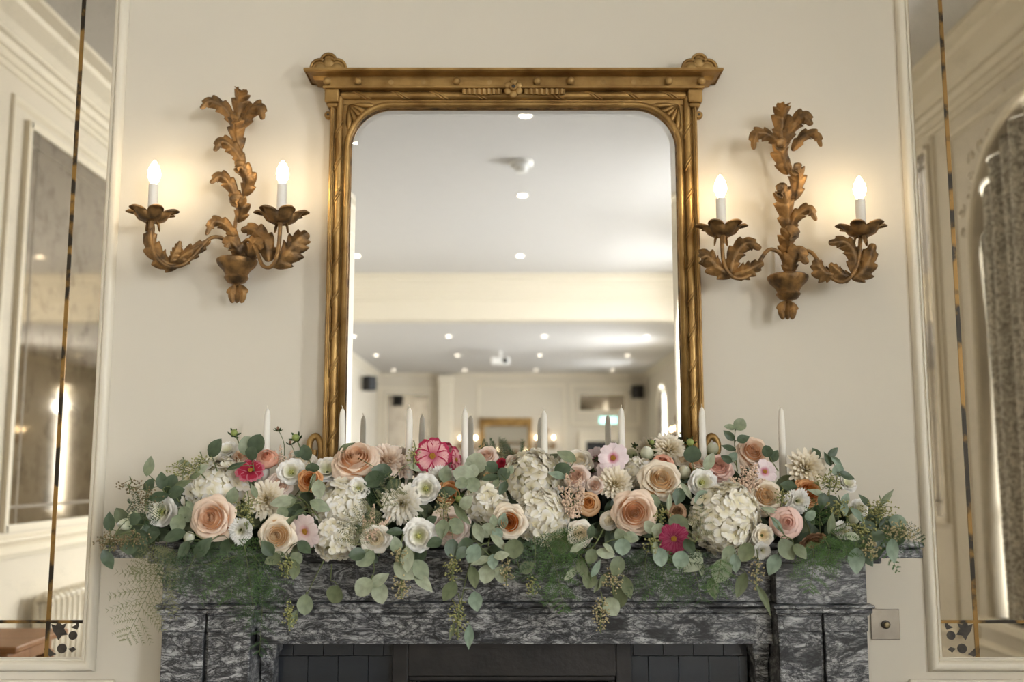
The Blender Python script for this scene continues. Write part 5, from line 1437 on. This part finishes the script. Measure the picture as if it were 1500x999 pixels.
# dark filler leaves set deep between the blooms
ENV = [(165, 775), (200, 735), (240, 712), (300, 690), (350, 672), (440, 680), (520, 680), (620, 690), (700, 690), (800, 700), (900, 690), (980, 675), (1100, 680), (1190, 690), (1250, 730), (1300, 762), (1330, 785)]
def env(x):
    for (a, b), (c_, d_) in zip(ENV[:-1], ENV[1:]):
        if a <= x <= c_: return b + (d_ - b) * (x - a) / (c_ - a)
    return 790
rs = random.Random(3)
for k in range(44):
    x = 185 + (1318 - 185) * (k + rs.random()) / 44
    top = env(x)
    y0 = rs.uniform(max(top + 28, 735), 795)
    lv = []
    for j in range(7):
        lv.append((x + rs.uniform(-24, 24), min(max(top + 16, y0 + rs.uniform(-46, 26)), 815), rs.uniform(26, 38), rs.uniform(15, 22), rs.uniform(0, 360), rs.choice('dddo')))
    sprig('dark green leafy filler sprig set deep between the blooms', [(x, y0 + 20), (x + rs.uniform(-6, 6), y0), (x + rs.uniform(-10, 10), y0 - 25)], lv, dy=.045, name='leafy_filler_sprig', cat='foliage', group='dark filler leaves deep in the garland')
# unseen floral foam bricks, added to carry the blooms and block light through gaps
for k, (x0, x1) in enumerate(((-.80, -.48), (-.46, -.14), (-.12, .20), (.22, .54), (.56, .80))):
    o = MB().box(x0, x1, -.27, -.12, SH_T + .001, SH_T + (.075 if k in (0, 4) else .12)).build('floral_foam', M['foam'], bevel=.015)
    tag(o, 'dark green foam brick hidden under the blooms', 'floral foam', 'foam bricks on the shelf')
# seeded eucalyptus clusters
SEED = {'g': paint('green_gold_seeds', '#a7a468', .6, scale=90, c2='#7d7c42'), 'b': paint('beige_seeds', '#bdae84', .6, scale=90, c2='#94875a'), 'r': paint('russet_seeds', '#8d7a55', .6, scale=90, c2='#655738')}
def seeds(label, px, py, rx, ry, tone, n=60, sx=None, dy=-.055):
    Y = depthY(py) + dy
    c = at(px, py, Y); k = mpp(Y)
    top = at(*(sx or (px, py - ry * 1.4)), Y + .02)
    s = root('seed_cluster', c, label, 'seeded eucalyptus', 'seeded eucalyptus in the garland')
    sm, se = MB(), MB()
    low = c + (c - top) * .8
    main = smooth_path([top, c * .5 + top * .5 + Vector((.004, 0, 0)), c, low], 3)
    sm.tube(main, [.0013] * len(main), 4)
    for i in range(n):
        q = Vector((random.gauss(0, .5), random.gauss(0, .45), random.gauss(0, .5)))
        if q.length > 1.15: q *= 1.1 / q.length
        p = c + Vector((q.x * rx * k, q.y * rx * k * .7, q.z * ry * k))
        d = Vector((random.gauss(0, 1), random.gauss(0, 1), random.gauss(0, 1))).normalized()
        a = d.orthogonal().normalized(); b = d.cross(a)
        r_, l_ = .0021, .0032
        v = [p - d * l_, p + d * l_] + [p + (a * math.cos(t * 1.257) + b * math.sin(t * 1.257)) * r_ for t in range(5)]
        se.add(v, [(0, 2 + (t + 1) % 5, 2 + t) for t in range(5)] + [(1, 2 + t, 2 + (t + 1) % 5) for t in range(5)])
        if i % 3 == 0:
            a_ = min(main, key=lambda m_: (m_ - p).length)
            sm.tube([a_, p], [.0007, .0004], 3, False)
    sm.build('twigs', G['stem'], s, smooth=True)
    o = se.build('seeds', SEED[tone], s, smooth=True); o['kind'] = 'stuff'
for a in [
 ('seeded eucalyptus above the leftmost lisianthus', 268, 688, 22, 13, 'g', 90), ('small seed tuft left of the white blossom above the hydrangea', 293, 676, 12, 10, 'g', 40),
 ('seed cluster between left hydrangea and cream dahlia', 362, 750, 19, 22, 'g', 110), ('russet seed spray hanging off the left shelf end', 160, 793, 22, 13, 'r', 110),
 ('russet seeds under the leftmost buds', 196, 790, 22, 12, 'r', 80), ('thin russet seed tip at the upper left edge', 190, 712, 22, 10, 'r', 50), ('seeds among leaves under the upright twig', 213, 730, 24, 16, 'r', 70),
 ('hanging seed cluster under the low cream rose', 420, 829, 12, 15, 'g', 70), ('seed cluster dangling on the left lintel', 424, 902, 10, 18, 'g', 60),
 ('seed cluster above the hanging pale leaves', 585, 815, 11, 12, 'b', 50), ('seed tail hanging between pale leaves left of centre', 588, 856, 12, 19, 'b', 70),
 ('seed cluster under the half covered orange rose', 650, 742, 12, 18, 'b', 80), ('seed cluster hanging on the frieze left of the middle', 663, 832, 12, 18, 'g', 70), ('long seed tail lowest at the middle', 671, 905, 13, 26, 'g', 100),
 ('pale seed tuft left of the central fern', 742, 838, 10, 17, 'b', 50), ('seed tuft beside the central fern tip', 780, 858, 10, 12, 'g', 40), ('long seed tail right of the middle, upper half', 898, 848, 14, 20, 'b', 80), ('long seed tail right of the middle, lower half', 880, 900, 11, 24, 'b', 90),
 ('seed tuft beside the brown ranunculus', 968, 755, 13, 12, 'g', 45), ('seeds left of the magenta cosmos', 955, 797, 12, 12, 'g', 40), ('beige seed spray under the largest hydrangea', 1108, 838, 11, 24, 'b', 50),
 ('seeds right of the large cream dahlia', 1215, 708, 20, 16, 'g', 110), ('seeds under the leaf spray at right', 1228, 745, 18, 14, 'g', 80), ('seed mass at the right end above the shelf', 1288, 748, 26, 16, 'g', 130), ('seed mass lying on the right end of the shelf', 1318, 778, 24, 13, 'b', 110),
 ('seeds hanging in front of the shelf at right', 1276, 803, 13, 16, 'b', 70), ('seeds between right cream rose and carnation', 1145, 728, 12, 12, 'g', 40), ('seeds around the low right white blossom', 1262, 775, 22, 14, 'g', 80), ('seeds in front of the second blush dahlia', 606, 668, 10, 16, 'g', 40)]:
    seeds(*a)
# asparagus fern fronds
FERN = {'g': leaf_mat('bright_fern_green', '#527038', '#43602c', .6, .25), 'd': leaf_mat('deep_fern_green', '#3d5531', '#324727', .6, .2), 'b': leaf_mat('dull_fern_green', '#8d8d64', '#7a7b52', .6, .25)}
def fern(label, pts, spread, tone, nb=26, dy=-.045, fluffy=0.3, nl=8):
    P = smooth_path([at(x, y, depthY(y) + dy) for x, y in pts], 8)
    s = root('fern_frond', P[0], label, 'fern', 'asparagus fern fronds in the garland')
    MB().tube(P, [.0011 * (1 - .7 * i / len(P)) for i in range(len(P))], 4).build('stem', G['stem'], s, smooth=True)
    k = mpp(P[0].y)
    mb = MB()
    fr = frames(P)
    nb = int(nb * (.72 if tone != 'b' else 1.0))
    for i in range(nb):
        q = (i + .5) / nb * (len(P) - 1)
        j = int(q); p = P[j] + (P[min(j + 1, len(P) - 1)] - P[j]) * (q - j)
        t = fr[j][0]
        sd = t.cross(Vector((0, -1, 0))).normalized()
        prog = q / (len(P) - 1)
        L = spread * k * (math.sin(math.pi * (.18 + .80 * prog)) ** .8) * random.uniform(.8, 1.1)
        sg = 1 if i % 2 else -1
        d = (sd * sg * .85 + t * .55 + Vector((J(fluffy), J(fluffy) - .05, J(fluffy)))).normalized()
        sd2 = d.cross(Vector((0, -1, 0))).normalized()
        w = .0007
        mb.add([p - t * w, p + t * w, p + d * L], [(0, 1, 2)])
        for m_ in range(nl):
            b0 = p + d * (L * (m_ + 1) / (nl + .5)) + Vector((0, 0, -.06 * L * ((m_ + 1) / nl) ** 2))
            for g2 in (-1, 1):
                ln = L * .20 * (1 - .5 * m_ / nl) + .0015
                e = (sd2 * g2 + d * .9 + Vector((J(.3), J(.45), J(.3)))).normalized()
                mb.add([b0 - d * .0011, b0 + d * .0011, b0 + e * ln], [(0, 1, 2)])
    uvd = [(.5, .6)] * len(mb.v)
    me = mkmesh('needles', [p - ORIG[s.name] for p in mb.v], mb.f, FERN[tone], False, uvd)
    o = link('needles', me, s); o['kind'] = 'stuff'
for a in [
 ('drooping dull fern frond against the wall under the left shelf end', [(262, 808), (235, 835), (212, 880), (184, 938)], 62, 'b', 34, .00, .15),
 ('small dull fern sprig left of the drooping frond', [(258, 806), (228, 822), (196, 842)], 34, 'b', 20, .0, .15),
 ('flat green fern frond on the left pilaster block', [(345, 815), (310, 825), (270, 832), (236, 846)], 44, 'd', 30), ('bright fern plume hanging under the leftmost peach rose', [(330, 795), (336, 830), (340, 875)], 60, 'g', 34),
 ('bushy green fern hanging left of the low cream rose', [(358, 800), (366, 850), (372, 905)], 58, 'd', 34), ('long thin fern tail hanging over the left pilaster', [(372, 815), (384, 870), (380, 960)], 40, 'd', 36, -.03), ('fern tuft hanging under the carnation at left', [(350, 790), (385, 830), (402, 862)], 50, 'g', 30),
 ('low fern at the leftmost end of the frieze', [(292, 792), (282, 822), (262, 862)], 46, 'd', 30), ('dark arching fern behind the tiny red bloom', [(790, 690), (765, 672), (735, 664), (704, 652)], 30, 'd', 44, .03, .3),
 ('bushy bright fern at the middle under the hydrangea', [(792, 782), (808, 815), (824, 862)], 60, 'g', 36), ('left half of the middle fern', [(782, 785), (784, 815), (775, 850)], 50, 'd', 32), ('long tip of the middle fern', [(806, 800), (818, 850), (826, 896)], 34, 'g', 32),
 ('fern tuft right of the middle fern', [(806, 785), (830, 795), (848, 812)], 40, 'g', 26), ('green fern under the big peach rose', [(950, 800), (945, 830), (952, 868)], 50, 'd', 30), ('green fern hanging under the magenta cosmos, left', [(975, 805), (972, 840), (990, 872)], 54, 'g', 32),
 ('green fern hanging under the magenta cosmos, right', [(1005, 812), (1020, 845), (1028, 880)], 50, 'd', 30), ('fern wisp in front of the large leaves right', [(1056, 820), (1052, 845), (1040, 868)], 30, 'g', 24, -.08), ('bright green fern hanging on the right frieze block', [(1188, 792), (1192, 820), (1186, 866)], 40, 'g', 38),
 ('second bright fern right of the hanging one', [(1205, 785), (1215, 805), (1206, 830)], 38, 'g', 30), ('feathery fern on the right shelf edge', [(1215, 778), (1235, 795), (1240, 812)], 36, 'g', 26), ('dark fern tip lying along the right shelf end', [(1295, 768), (1320, 782), (1352, 795)], 26, 'd', 26, -.02, .2),
 ('thin fern strand hanging below the right shelf end', [(1290, 775), (1300, 805), (1316, 838)], 14, 'g', 24, -.04, .15), ('pale fern wisp over the white dahlia', [(560, 745), (572, 722), (588, 712)], 26, 'b', 14, -.09), ('green fern tuft left of the white dahlia', [(556, 735), (548, 720), (542, 705)], 36, 'd', 26, -.03),
 ('fern wisp on the small left hydrangea', [(520, 800), (526, 770), (545, 745)], 34, 'b', 26, -.07), ('fern wisp over the largest hydrangea', [(1018, 795), (1026, 770), (1024, 745)], 26, 'b', 14, -.09), ('thin green fern left of the leftmost lisianthus', [(235, 760), (212, 745), (190, 738)], 34, 'd', 28), ('fern tuft under the pink peony', [(1205, 770), (1200, 752), (1212, 740)], 26, 'g', 22, -.03)]:
    fern(*a)
# blush astilbe plumes
pm('astilbe', '#eed3bb', '#e3bb9c')
def astilbe(label, px, py, stems, dy=-.04, n=70):
    Y = depthY(py) + dy
    c = at(px, py, Y); k = mpp(Y)
    s = root('astilbe_plume', c, label, 'astilbe', 'blush astilbe plumes')
    for (tx, ty, w) in stems:
        tip = at(tx, ty, depthY(ty) + dy - .01)
        st = MB(); st.tube([c, tip], [.0014, .0006], 4); st.build('stem', G['stem'], s)
        mb = MB()
        for i in range(n):
            q = i / n
            p = c + (tip - c) * (.1 + .9 * q) + Vector((J(1), J(1), J(1))) * (w * k * (1.05 - q) * .5)
            mb.sphere(p, random.uniform(.0016, .0028), 5, 4, (1, 1, random.uniform(.7, 1.5)))
        me = mkmesh('blossoms', [p - ORIG[s.name] for p in mb.v], mb.f, PM['astilbe'], True, [(.5, .8)] * len(mb.v))
        o = link('blossoms', me, s); o['kind'] = 'stuff'
astilbe('blush astilbe plume above the ivory rose left of centre', 540, 790, [(548, 738, 16), (572, 757, 14), (532, 756, 14), (560, 764, 12)])
astilbe('blush astilbe plume right of the central hydrangea', 842, 745, [(830, 694, 30), (850, 700, 26), (818, 712, 26), (838, 758, 20), (824, 735, 26), (856, 716, 22)])
astilbe('blush astilbe plume below the upper right peach rose', 1100, 715, [(1085, 682, 26), (1108, 680, 26), (1068, 700, 22), (1100, 690, 30), (1120, 702, 20), (1075, 715, 20), (1096, 712, 26)])
astilbe('airy pale filler left of the round green bud', 418, 690, [(410, 652, 20), (402, 660, 18), (428, 660, 14)], .02, 45)
